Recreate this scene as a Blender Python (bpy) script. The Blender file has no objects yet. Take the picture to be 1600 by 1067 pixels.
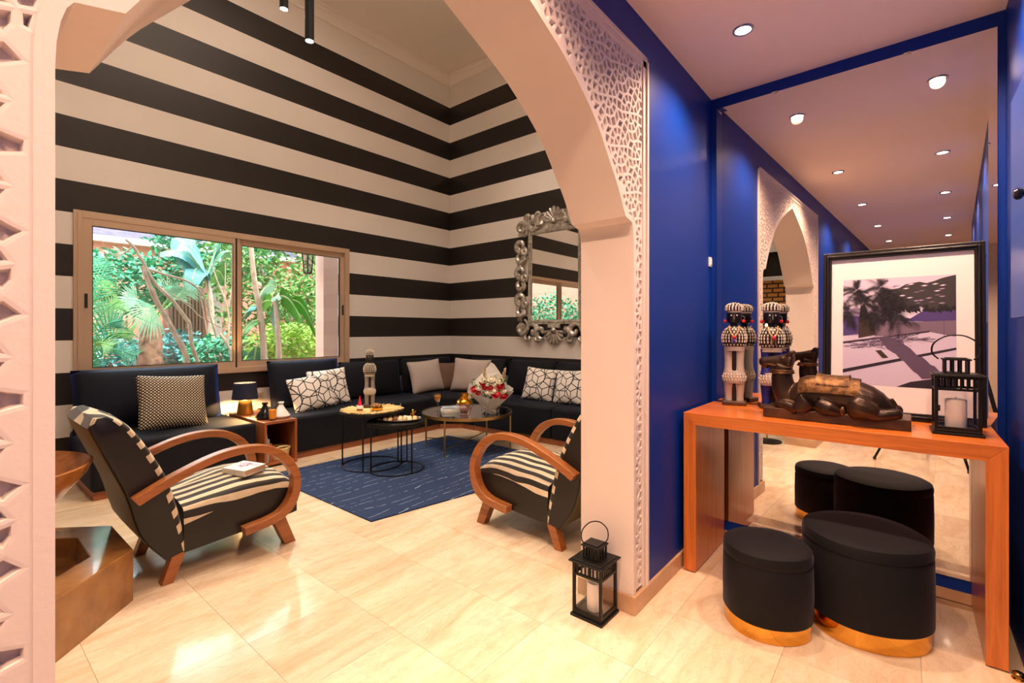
import bpy, bmesh, math, random
from mathutils import Vector, Matrix
R = math.radians
random.seed(7)
S = bpy.context.scene
COL = S.collection
# ------------------------------------------------------------------ camera
YAW, FPX, HOR, EYE = R(39.625), 746.84, 516.26, 1.3
cam = bpy.data.cameras.new('camera'); camo = bpy.data.objects.new('camera', cam); COL.objects.link(camo)
cam.sensor_width = 36; cam.lens = FPX * 36 / 1600; cam.shift_y = -(533.5 - HOR) / 1600
cam.clip_start = 0.02
camo.location = (0, 0, EYE); camo.rotation_euler = (R(90), 0, YAW - R(90))
S.camera = camo
# ------------------------------------------------------------------ world, sun, exposure
S.view_settings.view_transform = 'Standard'; S.view_settings.look = 'None'
S.view_settings.gamma = 1; S.view_settings.use_curve_mapping = False
S.view_settings.exposure = 0.45
w = bpy.data.worlds.new('world'); S.world = w; w.use_nodes = True
bg = w.node_tree.nodes['Background']; bg.inputs[0].default_value = (0.84, 0.93, 1.0, 1); bg.inputs[1].default_value = 6.0
sun = bpy.data.lights.new('sun', 'SUN'); sun.energy = 6.0; sun.angle = R(3); sun.color = (1, .95, .86)
suno = bpy.data.objects.new('sun', sun); COL.objects.link(suno); suno.rotation_euler = (R(24), R(8), 0); suno.location = (2, 8, 9)
# pixel helpers: a pixel gives a direction, a plane gives the distance
FW = Vector((math.cos(YAW), math.sin(YAW), 0)); RT = Vector((math.sin(YAW), -math.cos(YAW), 0))
def ray(px, py): return FW + RT * ((px - 800) / FPX) + Vector((0, 0, (HOR - py) / FPX))
def atz(px, py, z=0.0):
    d = ray(px, py); return Vector((0, 0, EYE)) + d * ((z - EYE) / d.z)
def aty(px, py, Y):
    d = ray(px, py); return Vector((0, 0, EYE)) + d * (Y / d.y)
def atx(px, py, X):
    d = ray(px, py); return Vector((0, 0, EYE)) + d * (X / d.x)
# ------------------------------------------------------------------ mesh builder
def lerp(a, b, t): return a + (b - a) * t
def spline(pts, n, closed=False):
    """Catmull-Rom resample"""
    P = [Vector(p) for p in pts]; m = len(P); out = []
    segs = m if closed else m - 1
    for i in range(n + (0 if closed else 1)):
        t = i / n * segs; k = min(int(t), segs - 1); u = t - k
        g = (lambda j: P[j % m]) if closed else (lambda j: P[max(0, min(m - 1, j))])
        a, b, c, d = g(k - 1), g(k), g(k + 1), g(k + 2)
        out.append(0.5 * ((2 * b) + (c - a) * u + (2 * a - 5 * b + 4 * c - d) * u * u + (3 * b - a - 3 * c + d) * u ** 3))
    return out
class MB:
    def __init__(s): s.v = []; s.f = []; s.m = []; s.c = None
    def add(s, vs, fs, mi=0, T=None):
        o = len(s.v)
        s.v += [tuple(T @ Vector(p)) if T else tuple(p) for p in vs]
        s.f += [tuple(o + i for i in q) for q in fs]
        s.m += [mi] * len(fs)
        return s
    def box(s, x0, x1, y0, y1, z0, z1, mi=0, T=None):
        vs = [(x, y, z) for z in (z0, z1) for y in (y0, y1) for x in (x0, x1)]
        return s.add(vs, [(0, 2, 3, 1), (4, 5, 7, 6), (0, 1, 5, 4), (2, 6, 7, 3), (0, 4, 6, 2), (1, 3, 7, 5)], mi, T)
    def prism(s, poly, axis, a0, a1, mi=0, mside=None, T=None, mback=None):
        """polygon (2-D) extruded along axis 0/1/2 from a0 to a1"""
        n = len(poly)
        def p3(p, a):
            if axis == 0: return (a, p[0], p[1])
            if axis == 1: return (p[0], a, p[1])
            return (p[0], p[1], a)
        vs = [p3(p, a0) for p in poly] + [p3(p, a1) for p in poly]
        s.add(vs, [tuple(range(n))[::-1]], mi, T); o = len(s.v) - 2 * n
        s.f += [tuple(o + n + i for i in range(n))]; s.m += [mi if mback is None else mback]
        for i in range(n):
            j = (i + 1) % n
            s.f.append((o + i, o + j, o + n + j, o + n + i)); s.m.append(mi if mside is None else mside)
        return s
    def loft(s, rings, mi=0, closed=True, caps=True, T=None, loop=False):
        n = len(rings[0]); o = len(s.v)
        for r in rings: s.v += [tuple(T @ Vector(p)) if T else tuple(p) for p in r]
        k = len(rings)
        for i in range(k if loop else k - 1):
            i2 = (i + 1) % k
            for j in range(n if closed else n - 1):
                j2 = (j + 1) % n
                s.f.append((o + i * n + j, o + i * n + j2, o + i2 * n + j2, o + i2 * n + j)); s.m.append(mi)
        if caps and closed and not loop:
            s.f.append(tuple(o + j for j in range(n))[::-1]); s.m.append(mi)
            s.f.append(tuple(o + (k - 1) * n + j for j in range(n))); s.m.append(mi)
        return s
    def tube(s, pts, r, n=8, mi=0, loop=False, T=None, flat=1.0):
        P = [Vector(p) for p in pts]; k = len(P); rings = []
        up = None
        for i in range(k):
            if loop: d = P[(i + 1) % k] - P[i - 1]
            else: d = P[min(i + 1, k - 1)] - P[max(i - 1, 0)]
            d.normalize()
            if up is None:
                up = Vector((0, 0, 1)) if abs(d.z) < .9 else Vector((1, 0, 0))
            a = d.cross(up)
            if a.length < 1e-6: a = d.orthogonal()
            a.normalize(); b = a.cross(d); up = b
            rr = r[i] if isinstance(r, (list, tuple)) else r
            rings.append([P[i] + a * (rr * math.cos(2 * math.pi * j / n)) + b * (rr * flat * math.sin(2 * math.pi * j / n)) for j in range(n)])
        return s.loft(rings, mi, True, True, T, loop)
    def lathe(s, prof, n=24, c=(0, 0, 0), mi=0, T=None, sx=1, sy=1, caps=True):
        rings = [[(c[0] + r * sx * math.cos(2 * math.pi * j / n), c[1] + r * sy * math.sin(2 * math.pi * j / n), c[2] + z) for j in range(n)] for r, z in prof]
        return s.loft(rings, mi, True, caps, T)
    def ball(s, c, r, n=12, m=8, mi=0, T=None, sc=(1, 1, 1)):
        prof = [(max(1e-4, math.sin(math.pi * i / m)), -math.cos(math.pi * i / m)) for i in range(m + 1)]
        rings = [[(c[0] + r * sc[0] * q * math.cos(2 * math.pi * j / n), c[1] + r * sc[1] * q * math.sin(2 * math.pi * j / n), c[2] + r * sc[2] * z) for j in range(n)] for q, z in prof]
        return s.loft(rings, mi, True, True, T)
    def grid(s, fn, nu, nv, mi=0, T=None):
        o = len(s.v)
        for i in range(nu + 1):
            for j in range(nv + 1):
                p = fn(i / nu, j / nv); s.v.append(tuple(T @ Vector(p)) if T else tuple(p))
        for i in range(nu):
            for j in range(nv):
                a = o + i * (nv + 1) + j
                s.f.append((a, a + 1, a + nv + 2, a + nv + 1)); s.m.append(mi)
        return s
    def mesh(s, name, mats, smooth=True, fix=True):
        me = bpy.data.meshes.new(name); me.from_pydata(s.v, [], s.f); me.update()
        for mt in (mats if isinstance(mats, (list, tuple)) else [mats]): me.materials.append(mt)
        me.polygons.foreach_set('material_index', s.m)
        if fix:
            bm = bmesh.new(); bm.from_mesh(me); bmesh.ops.recalc_face_normals(bm, faces=bm.faces); bm.to_mesh(me); bm.free()
        if smooth:
            me.shade_smooth(); me.set_sharp_from_angle(angle=R(smooth if smooth is not True else 38))
        return me
    def build(s, name, mats, parent=None, smooth=True, loc=None, rot=None, bevel=0, seg=2, sub=0, fix=True):
        return link(name, s.mesh(name, mats, smooth, fix), parent, loc, rot, bevel, seg, sub)
def link(name, data, parent=None, loc=None, rot=None, bevel=0, seg=2, sub=0):
    o = bpy.data.objects.new(name, data); COL.objects.link(o)
    if parent: o.parent = parent
    if loc: o.location = loc
    if rot: o.rotation_euler = rot
    if bevel:
        b = o.modifiers.new('bevel', 'BEVEL'); b.width = bevel; b.segments = seg; b.limit_method = 'ANGLE'; b.angle_limit = R(35)
        b.harden_normals = False
    if sub:
        b = o.modifiers.new('sub', 'SUBSURF'); b.levels = sub; b.render_levels = sub
    return o
def tag(o, label=None, cat=None, group=None, kind=None):
    if label: o['label'] = label
    if cat: o['category'] = cat
    if group: o['group'] = group
    if kind: o['kind'] = kind
    return o
def thing(name, label, cat, loc=(0, 0, 0), rz=0, group=None):
    o = bpy.data.objects.new(name, None); COL.objects.link(o); o.empty_display_size = .1
    o.location = loc; o.rotation_euler = (0, 0, rz)
    return tag(o, label, cat, group)
def copy_tree(o, parent=None):
    c = o.copy(); COL.objects.link(c); c.parent = parent
    for ch in list(o.children): copy_tree(ch, c)
    return c
def struct(name, mb, mats, parent=None, **k):
    o = mb.build(name, mats, parent, **k)
    if not parent: o['kind'] = 'structure'
    return o
# ------------------------------------------------------------------ materials
def lin(c): return tuple((x / 12.92 if x <= .04045 else ((x + .055) / 1.055) ** 2.4) for x in c)
def hx(h): return lin(tuple(int(h[i:i + 2], 16) / 255 for i in (0, 2, 4))) + (1,)
class NT:
    """tiny node helper"""
    def __init__(s, name):
        s.mat = bpy.data.materials.new(name); s.mat.use_nodes = True; s.t = s.mat.node_tree
        s.b = s.t.nodes['Principled BSDF']; s.out = s.t.nodes['Material Output']
    def n(s, typ, ins=None, **props):
        x = s.t.nodes.new('ShaderNode' + typ)
        for k, v in props.items(): setattr(x, k, v)
        for k, v in (ins or {}).items(): s.put(x, k, v)
        return x
    def put(s, node, k, v):
        sock = node.inputs[k]
        if isinstance(v, bpy.types.NodeSocket): s.t.links.new(v, sock)
        elif isinstance(v, bpy.types.Node): s.t.links.new(v.outputs[0], sock)
        else: sock.default_value = v
    def p(s, **kw):
        names = dict(base='Base Color', rough='Roughness', metal='Metallic', coat='Coat Weight', coatr='Coat Roughness', sheen='Sheen Weight', sheent='Sheen Tint', sheenr='Sheen Roughness', spec='Specular IOR Level', trans='Transmission Weight', ior='IOR', normal='Normal', emit='Emission Color', emits='Emission Strength', alpha='Alpha', sss='Subsurface Weight')
        for k, v in kw.items(): s.put(s.b, names[k], v)
        return s
    def obj(s): return s.n('TexCoord').outputs['Object']
    def pos(s): return s.n('NewGeometry').outputs['Position']
    def math(s, op, a, b=None, c=None):
        x = s.n('Math', operation=op); s.put(x, 0, a)
        if b is not None: s.put(x, 1, b)
        if c is not None: s.put(x, 2, c)
        return x.outputs[0]
    def vm(s, op, a, b=None):
        x = s.n('VectorMath', operation=op); s.put(x, 0, a)
        if b is not None: s.put(x, 1, b)
        return x
    def mp(s, v, scale=(1, 1, 1), loc=(0, 0, 0), rot=(0, 0, 0)):
        return s.n('Mapping', {'Vector': v, 'Scale': scale, 'Location': loc, 'Rotation': rot}).outputs[0]
    def noise(s, v, scale, detail=3, rough=.5, dist=0):
        return s.n('TexNoise', {'Vector': v, 'Scale': scale, 'Detail': detail, 'Roughness': rough, 'Distortion': dist}).outputs['Fac']
    def ramp(s, fac, stops, mode='LINEAR'):
        x = s.n('ValToRGB', {'Fac': fac}); e = x.color_ramp.elements; x.color_ramp.interpolation = mode
        while len(e) > 1: e.remove(e[-1])
        for i, (p, c) in enumerate(stops):
            q = e[0] if i == 0 else e.new(p)
            q.position = p; q.color = c
        return x.outputs[0]
    def mix(s, f, a, b, blend='MIX'):
        x = s.n('Mix', data_type='RGBA', blend_type=blend); s.put(x, 0, f); s.put(x, 6, a); s.put(x, 7, b); return x.outputs[2]
    def bump(s, h, strength=.3, dist=.01):
        return s.n('Bump', {'Height': h, 'Strength': strength, 'Distance': dist}).outputs[0]
    def sep(s, v): return s.n('SeparateXYZ', {0: v}).outputs
def M(name, c, rough=.5, metal=0, bump=None, var=None, **kw):
    t = NT(name); base = hx(c) if isinstance(c, str) else c
    t.p(base=base, rough=rough, metal=metal, **kw)
    if var:
        t.p(base=t.mix(t.ramp(t.noise(t.obj(), var[0], 4), [(.3, (0, 0, 0, 1)), (.7, (1, 1, 1, 1))]), base, hx(var[1])))
    if bump: t.p(normal=t.bump(t.noise(t.obj(), bump[0], 4), bump[1], .005))
    return t.mat
def M_wood(name, c1, c2, axis=0, rough=.4, scale=1, coat=.2):
    t = NT(name); sc = [34 * scale] * 3; sc[axis] = 2.2 * scale
    v = t.mp(t.obj(), tuple(sc)); n = t.noise(v, 1.0, 5, .6, .6)
    sc2 = [150 * scale] * 3; sc2[axis] = 3 * scale
    n2 = t.noise(t.mp(t.obj(), tuple(sc2)), 1.0, 2)
    col = t.ramp(n, [(.28, hx(c2)), (.5, hx(c1)), (.72, tuple(x * 1.15 for x in hx(c1)[:3]) + (1,))])
    col = t.mix(t.ramp(n2, [(.35, (.35, .35, .35, 1)), (.6, (0, 0, 0, 1))]), col, hx(c2))
    t.p(base=col, rough=rough, coat=coat, coatr=.25, normal=t.bump(n2, .08, .002)); return t.mat
def M_velvet(name, c, tint, w=.7, rough=.75):
    t = NT(name); n = t.noise(t.obj(), 7, 4, .6)
    n2 = t.noise(t.obj(), 260, 2)
    t.p(base=t.mix(n, hx(c), tuple(x * 1.7 for x in hx(c)[:3]) + (1,)), rough=rough, sheen=w, sheent=hx(tint), sheenr=.35, spec=.25, normal=t.bump(n2, .15, .002)); return t.mat
def M_emit(name, c, s):
    t = NT(name); t.p(base=(0, 0, 0, 1), emit=hx(c), emits=s); return t.mat
def M_glass(name, tint='ffffff', gloss=1.0, rough=0.0):
    t = NT(name); tr = t.n('BsdfTransparent', {'Color': hx(tint)}); gl = t.n('BsdfGlossy', {'Color': (1, 1, 1, 1), 'Roughness': rough})
    lw = t.n('LayerWeight', {'Blend': .5}); fr = t.math('ADD', .035, t.math('MULTIPLY', t.math('POWER', lw.outputs['Facing'], 4.0), .75)); mx = t.n('MixShader', {0: t.math('MINIMUM', t.math('MULTIPLY', fr, gloss), 1.0), 1: tr.outputs[0], 2: gl.outputs[0]})
    t.t.links.new(mx.outputs[0], t.out.inputs[0]); return t.mat
# ---- named materials
def m_marble():
    t = NT('marble'); rnd = t.n('ObjectInfo').outputs['Random']
    off = t.n('CombineXYZ', {0: t.math('MULTIPLY', rnd, 37.0), 1: t.math('MULTIPLY', rnd, 91.0), 2: 0.0}).outputs[0]
    v = t.vm('ADD', t.pos(), off).outputs[0]
    n1 = t.noise(t.mp(v, (1.1, 5.5, 1), rot=(0, 0, R(-52))), 1.3, 6, .62, .8)
    n2 = t.noise(v, 9, 5, .6)
    vein = t.noise(t.mp(v, (1, 3, 1), rot=(0, 0, R(-48))), 3.1, 7, .7, 1.6)
    col = t.ramp(n1, [(.30, hx('d3b492')), (.46, hx('e2c9a8')), (.60, hx('ead5b8')), (.76, hx('d9bd9a'))])
    col = t.mix(t.ramp(n2, [(.52, (0, 0, 0, 1)), (.75, (.35, .35, .35, 1))]), col, hx('cda983'))
    col = t.mix(t.ramp(t.math('ABSOLUTE', t.math('SUBTRACT', vein, .5)), [(.0, (.35, .35, .35, 1)), (.018, (0, 0, 0, 1))]), col, hx('b98f67'))
    hsv = t.n('HueSaturation', {'Color': col, 'Value': t.math('ADD', t.math('MULTIPLY', rnd, .16), .90), 'Saturation': 1.0}).outputs[0]
    t.p(base=hsv, rough=t.ramp(n2, [(.3, (.12, .12, .12, 1)), (.8, (.22, .22, .22, 1))]), coat=.15, coatr=.05); return t.mat
MARBLE = m_marble()
GROUT = M('grout', 'b08d68', .8)
TRAV = M('travertine', 'cda986', .35, var=(6, 'b98f68'))
def m_stripes(name='striped_paint'):
    t = NT(name); z = t.sep(t.pos())[2]
    fr = t.math('FRACT', t.math('DIVIDE', t.math('SUBTRACT', z, 1.212 - .5645 * 6), .5645))
    blk = t.math('MULTIPLY', t.math('LESS_THAN', fr, .498), t.math('LESS_THAN', z, 4.95))
    n = t.noise(t.pos(), 40, 3)
    t.p(base=t.mix(blk, hx('e0dad3'), hx('1d1916')), rough=t.mix(blk, (.6, .6, .6, 1), (.42, .42, .42, 1)), normal=t.bump(n, .05, .002)); return t.mat
STRIPE = m_stripes()
WHITE = M('white_paint', 'e9e2d9', .6, bump=(30, .04))
CEIL = M('ceiling_paint', 'ece4dc', .7)
CEILF = M('foyer_ceiling_paint', 'f6ddcd', .7)
PLASTER = M('carved_plaster', 'dfd0c6', .65, bump=(60, .12))
BLUE = M('cobalt_paint', '052f88', .45, bump=(40, .04), spec=.22)
BLUE2 = M('cupboard_blue_paint', '2354b4', .35, bump=(40, .03))
MIRROR = M('mirror_glass', 'e6e6e4', .0, 1)
SILVER = M('aged_silver', 'd9d4cc', .26, .6, var=(22, '8f867b'))
GLASS = M_glass('clear_glass')
WGLASS = M_glass('window_glass', 'f4faf8', .8)
ALU = M('beige_aluminium', 'bfa58c', .35, .15)
RUBBER = M('black_rubber', '161514', .6)
BLACK = M('black_metal', '1a1816', .42, .5)
GOLD = M('polished_gold', 'e3a94c', .06, 1)
BRASS = M('brushed_brass', 'b99a62', .3, 1)
VELVET = M_velvet('navy_black_velvet', '0a0b11', '25407c', .30)
BVELVET = M_velvet('black_velvet', '100f11', '6a6a78', .5)
NAVYV = M_velvet('navy_velvet', '090c18', '2b56b8', .45)
LEATHER = M('black_leather', '15110e', .38, bump=(120, .06))
OLIVE = M('olive_backcloth', '6b6046', .6, bump=(200, .1))
TEAK = M_wood('teak', 'a8642f', '7c4520', 0, .35)
TEAKX = M_wood('orange_console_wood_h', 'd97a2b', 'b4591b', 1, .3, .9, .4)
TEAKZ = M_wood('orange_console_wood_v', 'd97a2b', 'b4591b', 2, .3, .9, .4)
WALNUT = M_wood('walnut', 'a05a30', '753c1c', 0, .4)
WALNUTZ = M_wood('walnut_v', 'a05a30', '753c1c', 2, .4)
WARMLED = M_emit('downlight_led', 'ffe9cf', 26)
CANDLE = M('candle_wax', 'f1e6da', .5, sss=.0)
CREAM = M('cream_paper', 'efe6d2', .7)
WHT = M('white_ceramic', 'efece6', .2)
BLKC = M('black_ceramic', '0e0d0d', .15)
JUICE = M('orange_juice', 'ffa21a', .25, emit=hx('ff9a10'), emits=.0)
STRAW = M('straw', 'e3c486', .7, bump=(90, .3))
STRAW.name = 'straw'
DARKWOOD = M('dark_wood', '2a1a12', .35, var=(14, '5a3a22'))
BRONZE = M('bronze_statue', '2c211b', .32, .55, var=(9, '4a3422'), bump=(70, .08))
BRONZE2 = M('gilded_bronze', '8a6238', .35, .7, var=(40, '3a2616'), bump=(160, .5))
RED = M('red_bead', 'c81b2c', .3)
PURPLE = M('purple_bead', '4a1f9e', .3)
SHELL = M('cowrie_shell', 'eadcc8', .3)
# ------------------------------------------------------------------ the setting
YA, YB = .985, 1.246            # arch wall plaster face and living-room face
XL, XR = .113, 2.041            # arch opening
XC = (XL + XR) / 2
CEIL_F, CEIL_L = 2.77, 5.36
YW, XS, XLEFT = 5.68, 5.29, -2.2
YRW = -.345
EM = R(1.6)                     # the mirror wall stands 1.5 degrees off square
def arch_profile():
    """opening outline from left floor over the apex to right floor, (x, z)"""
    half = [(.882, 1.808), (.815, 1.915), (.75, 1.995), (.635, 2.13), (.53, 2.215), (.40, 2.298), (.28, 2.355), (.16, 2.407), (0, 2.472)]
    sp = [(p.x, p.y) for p in spline([(a, b, 0) for a, b in half], 26)]
    hw = (XR - XL) / 2
    cove = [(hw, 0), (hw, 1.69)] + [(hw - .025 * (1 - math.cos(a)) - .0, 1.69 + .105 * math.sin(a)) for a in [R(q) for q in (20, 40, 60, 80, 90)]]
    right = cove + [(.925, 1.798)] + sp           # floor -> apex
    R_ = [(XC + a, b) for a, b in right]; L_ = [(XC - a, b) for a, b in right]
    return L_ + R_[::-1][1:]
ARCH = arch_profile()
XA0, XA1 = -4.6, 3.2
# floor slab and single tiles
struct('floor', MB().box(-5.3, 5.3, -2.6, 5.7, -.08, -.006), GROUT, smooth=False)
FLOOR = bpy.data.objects['floor']
TX, TY = .445, .43
tile_me = MB().box(-TX / 2 + .0006, TX / 2 - .0006, -TY / 2 + .0006, TY / 2 - .0006, -.012, 0).mesh('tile', MARBLE, False)
for i in range(-9, 12):
    for j in range(-4, 11):
        x = .385 + TX * (i + .5); y = 1.25 + TY * (j + .5)
        if y > 5.6 or x > 5.25: continue
        if y > .95 and x < -1.4: continue
        if y < .95 and (x > 3.15 or y < -.5): continue
        link('tile', tile_me, FLOOR, (x, y, 0))
# arch wall
poly = [(XA0, 0)] + ARCH + [(XA1 + .0, 0), (XA1, CEIL_L), (XA0, CEIL_L)]
WARCH = struct('wall_arch', MB().prism(poly, 1, YA, YB, 0), [PLASTER], smooth=30)
# blue painted skin round the carved panel
PX0, PX1, PZ = -.027, 2.18, 2.592
skin = MB().box(PX1, XA1, .966, YA, 0, CEIL_F).box(XA0, PX0, .966, YA, 0, CEIL_F).box(PX0, PX1, .966, YA, PZ, CEIL_F)
tag(skin.build('blue_paint_skin', BLUE, WARCH, False), 'cobalt blue painted wall around the carved panel')
# raised plain borders: outer frame and strip along the opening
bd = MB().box(PX1 - .045, PX1 - .012, .962, YA, .084, PZ - .012).box(PX1 - .014, PX1 + .002, .954, YA, .084, PZ + .002)
bd.box(PX0 + .012, PX0 + .03, .962, YA, .084, PZ - .012).box(PX0 - .002, PX0 + .014, .954, YA, .084, PZ + .002)
bd.box(PX0, PX1, .962, YA, PZ - .045, PZ - .012).box(PX0 - .002, PX1 + .002, .954, YA, PZ - .014, PZ + .002)
def offset_arch(d):
    out = []
    for k, p in enumerate(ARCH):
        a = Vector(ARCH[max(0, k - 1)]); b = Vector(ARCH[min(len(ARCH) - 1, k + 1)]); t = (b - a).normalized()
        n = Vector((-t.y, t.x)); out.append((p[0] + n.x * d, p[1] + n.y * d))
    return out
off = offset_arch(.023)
for k in range(len(ARCH) - 1):
    q = [ARCH[k], ARCH[k + 1], off[k + 1], off[k]]
    w_ = .014 if ARCH[k][0] > XC and ARCH[k][1] < 1.8 else 0
    bd.prism(q, 1, .966, YA)
bd.build('plaster_border', PLASTER, WARCH, False)
# carved star lattice: a 4.6.12 tiling, every cell a bevelled pocket in the plaster plate
def clip(poly, p, n):
    """keep the part of a convex polygon on the side n points to"""
    out = []
    for i, a in enumerate(poly):
        b = poly[(i + 1) % len(poly)]; da, db = (a - p).dot(n), (b - p).dot(n)
        if da >= 0: out.append(a)
        if (da >= 0) != (db >= 0): out.append(a.lerp(b, da / (da - db)))
    return out
def inset(poly, d):
    n = len(poly); L_ = []
    for i in range(n):
        a, b = poly[i], poly[(i + 1) % n]; e = (b - a)
        if e.length < 1e-6: return None
        e.normalize(); L_.append((a + Vector((-e.y, e.x)) * d, e))
    out = []
    for i in range(n):
        p, e = L_[i - 1]; q, g_ = L_[i]; den = e.x * g_.y - e.y * g_.x
        if abs(den) < 1e-5: out.append(q.copy()); continue
        t = ((q.x - p.x) * g_.y - (q.y - p.y) * g_.x) / den; out.append(p + e * t)
    for i in range(n):
        if (out[(i + 1) % n] - out[i]).dot(L_[i][1]) <= 0: return None
    return out
lat = MB(); BOX = [(Vector((PX0 + .029, 0)), Vector((1, 0))), (Vector((PX1 - .044, 0)), Vector((-1, 0))), (Vector((0, .10)), Vector((0, 1))), (Vector((0, PZ - .044)), Vector((0, -1)))]
AV = [Vector(q) for q in ARCH]; AO = [Vector(q) for q in off]
def near_arch(c):
    best = (9, None, None)
    for i in range(len(AV) - 1):
        a, b = AO[i], AO[i + 1]; e = b - a
        if e.length < 1e-6: continue
        t = max(0, min(1, (c - a).dot(e) / e.length_squared)); d = (c - a - e * t).length
        if d < best[0]: m_ = (AV[i] + AV[i + 1]) / 2; nn = Vector((-e.y, e.x)).normalized(); nn = nn if nn.dot((a + b) / 2 - m_) > 0 else -nn; best = (d, a + e * t, nn)
    return best
def pocket(poly):
    if sum(p.x * q.y - q.x * p.y for p, q in zip(poly, poly[1:] + poly[:1])) < 0: poly = poly[::-1]
    c = sum(poly, Vector((0, 0))) / len(poly)
    if not (PX0 - .1 < c.x < PX1 + .1 and 0 < c.y < PZ + .1): return
    d, p, n = near_arch(c)
    if d > .06 and (c - p).dot(n) < 0: return
    if d < .12: poly = clip(poly, p, n)
    for p_, n_ in BOX:
        if len(poly) < 3: return
        poly = clip(poly, p_, n_)
    q = [poly[0]] if poly else []
    for v in poly[1:]:
        if (v - q[-1]).length > .001: q.append(v)
    if len(q) > 2 and (q[-1] - q[0]).length < .001: q.pop()
    poly = q; n = len(poly)
    if n < 3 or abs(sum(p.x * q.y - q.x * p.y for p, q in zip(poly, poly[1:] + poly[:1]))) < 1e-5: return
    y0, y1 = .9675, .9835; i1 = inset(poly, .0055)
    i2 = inset(i1, .0035) if i1 else None
    P3 = lambda L_, y: [(v.x, y, v.y) for v in L_]
    if not i2:
        lat.add(P3(poly, y0), [tuple(range(n))]); return
    vs = P3(poly, y0) + P3(i1, y0 + .0006) + P3(i2, y1); F_ = []
    for k in (0, n):
        F_ += [(k + i, k + (i + 1) % n, k + n + (i + 1) % n, k + n + i) for i in range(n)]
    lat.add(vs, F_ + [tuple(range(2 * n, 3 * n))])
a_ = .044; Rd = a_ / 2 / math.sin(R(15)); Lt = a_ * (3 + math.sqrt(3))
def ngon(c, r, n, ph): return [c + Vector((math.cos(R(ph + 360 * k / n)), math.sin(R(ph + 360 * k / n)))) * r for k in range(n)]
for i in range(-3, 14):
    for j in range(-9, 18):
        c = Vector((PX0 + .055, .30)) + Vector((Lt, 0)) * j + Vector((Lt / 2, Lt * math.sqrt(3) / 2)) * i
        if not (PX0 - .3 < c.x < PX1 + .3 and -.2 < c.y < PZ + .3): continue
        O = ngon(c, Rd, 12, 15); I_ = ngon(c, Rd * .56, 12, 15); J = ngon(c, Rd * .56, 6, 15)
        for k in range(12): pocket([O[k], O[(k + 1) % 12], I_[(k + 1) % 12], I_[k]])
        for k in range(6): pocket([c, I_[2 * k], I_[2 * k + 1], I_[(2 * k + 2) % 12]])
        for k in range(3):       # squares between dodecagons
            u = Vector((math.cos(R(60 * k)), math.sin(R(60 * k)))); v = Vector((-u.y, u.x)); m_ = c + u * (Lt / 2)
            pocket([m_ + u * (sx_ * a_ / 2) + v * (sy_ * a_ / 2) for sx_, sy_ in ((-1, -1), (1, -1), (1, 1), (-1, 1))])
        for ph in (30, 90):      # hexagons, split in three
            h_ = c + Vector((math.cos(R(ph)), math.sin(R(ph)))) * (Lt / math.sqrt(3)); H_ = ngon(h_, a_, 6, 0)
            for k in range(3): pocket([h_, H_[2 * k], H_[2 * k + 1], H_[(2 * k + 2) % 6]])
lo = lat.build('carved_lattice', PLASTER, WARCH, False, fix=False)
tag(lo, 'pale plaster carved into a pierced star lattice', kind='stuff')
# stone skirting along the arch wall and round the right jamb
sk = MB().prism([(XR - .012, .953), (3.15, .953), (3.15, YA + .001), (XR + .001, YA + .001), (XR + .001, YB + .012), (XR - .012, YB + .012)], 2, 0, .084)
struct('baseboard_arch_left', MB().prism([(XL + .012, .953), (XA0, .953), (XA0, YA + .001), (XL - .001, YA + .001), (XL - .001, YB + .012), (XL + .012, YB + .012)], 2, 0, .084), TRAV, smooth=False)
struct('baseboard_arch', sk, TRAV, smooth=False, bevel=.002)
struct('baseboard_living', MB().box(XR, XS, YB, YB + .012, 0, .084).box(XLEFT, XL, YB, YB + .012, 0, .084), TRAV, smooth=False)
# foyer ceiling, right wall, far end
struct('ceiling_foyer', MB().box(XA0 - .6, 3.3, -2.6, YA + .01, CEIL_F, CEIL_F + .1), CEILF, smooth=False)
struct('wall_right', MB().box(-3.0, 3.25, YRW - .12, YRW, 0, CEIL_F), BLUE, smooth=False)
struct('wall_foyer_end', MB().box(XA0 - .7, XA0 - .6, -2.6, YB, 0, CEIL_F), M('beige_wall_paint', 'dccab4', .6), smooth=False)
struct('wall_foyer_side', MB().box(XA0 - .6, -3.0, -2.7, -2.6, 0, CEIL_F).box(-3.1, -3.0, -2.6, YRW - .12, 0, CEIL_F), BLUE, smooth=False)
struct('trim_1', MB().box(XA0 - .6, XA0, YA, YB, 0, CEIL_L), WHITE, smooth=False)
# mirror wall, 1.5 degrees off square
MO = Vector((3.165, .966, 0)); MS = Vector((-math.sin(EM), -math.cos(EM), 0)); MN = Vector((-math.cos(EM), math.sin(EM), 0))
MT = Matrix(((MS.x, MN.x, 0, MO.x), (MS.y, MN.y, 0, MO.y), (0, 0, 1, 0), (0, 0, 0, 1)))   # local (s along wall, n out of wall, z)
struct('wall_mirror', MB().box(-.1, 1.5, -.1, 0, 0, CEIL_F, T=MT), BLUE, smooth=False)
struct('baseboard_mirror', MB().box(0, 1.31, 0, .01, 0, .05, T=MT), TRAV, smooth=False)
mir = thing('wall_mirror_panel', 'huge frameless bevelled mirror on the blue wall behind the console', 'mirror', (0, 0, 0))
s0, s1, z0, z1, bw = .034, 1.285, .112, 2.70, .030
n0, n1 = .0058, .0062
mm = MB(); out = [(s0, z0), (s1, z0), (s1, z1), (s0, z1)]; inn = [(s0 + bw, z0 + bw), (s1 - bw, z0 + bw), (s1 - bw, z1 - bw), (s0 + bw, z1 - bw)]
vs = [(a, 0.0005, b) for a, b in out] + [(a, n0 + .002, b) for a, b in out] + [(a, n1, b) for a, b in inn]
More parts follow.
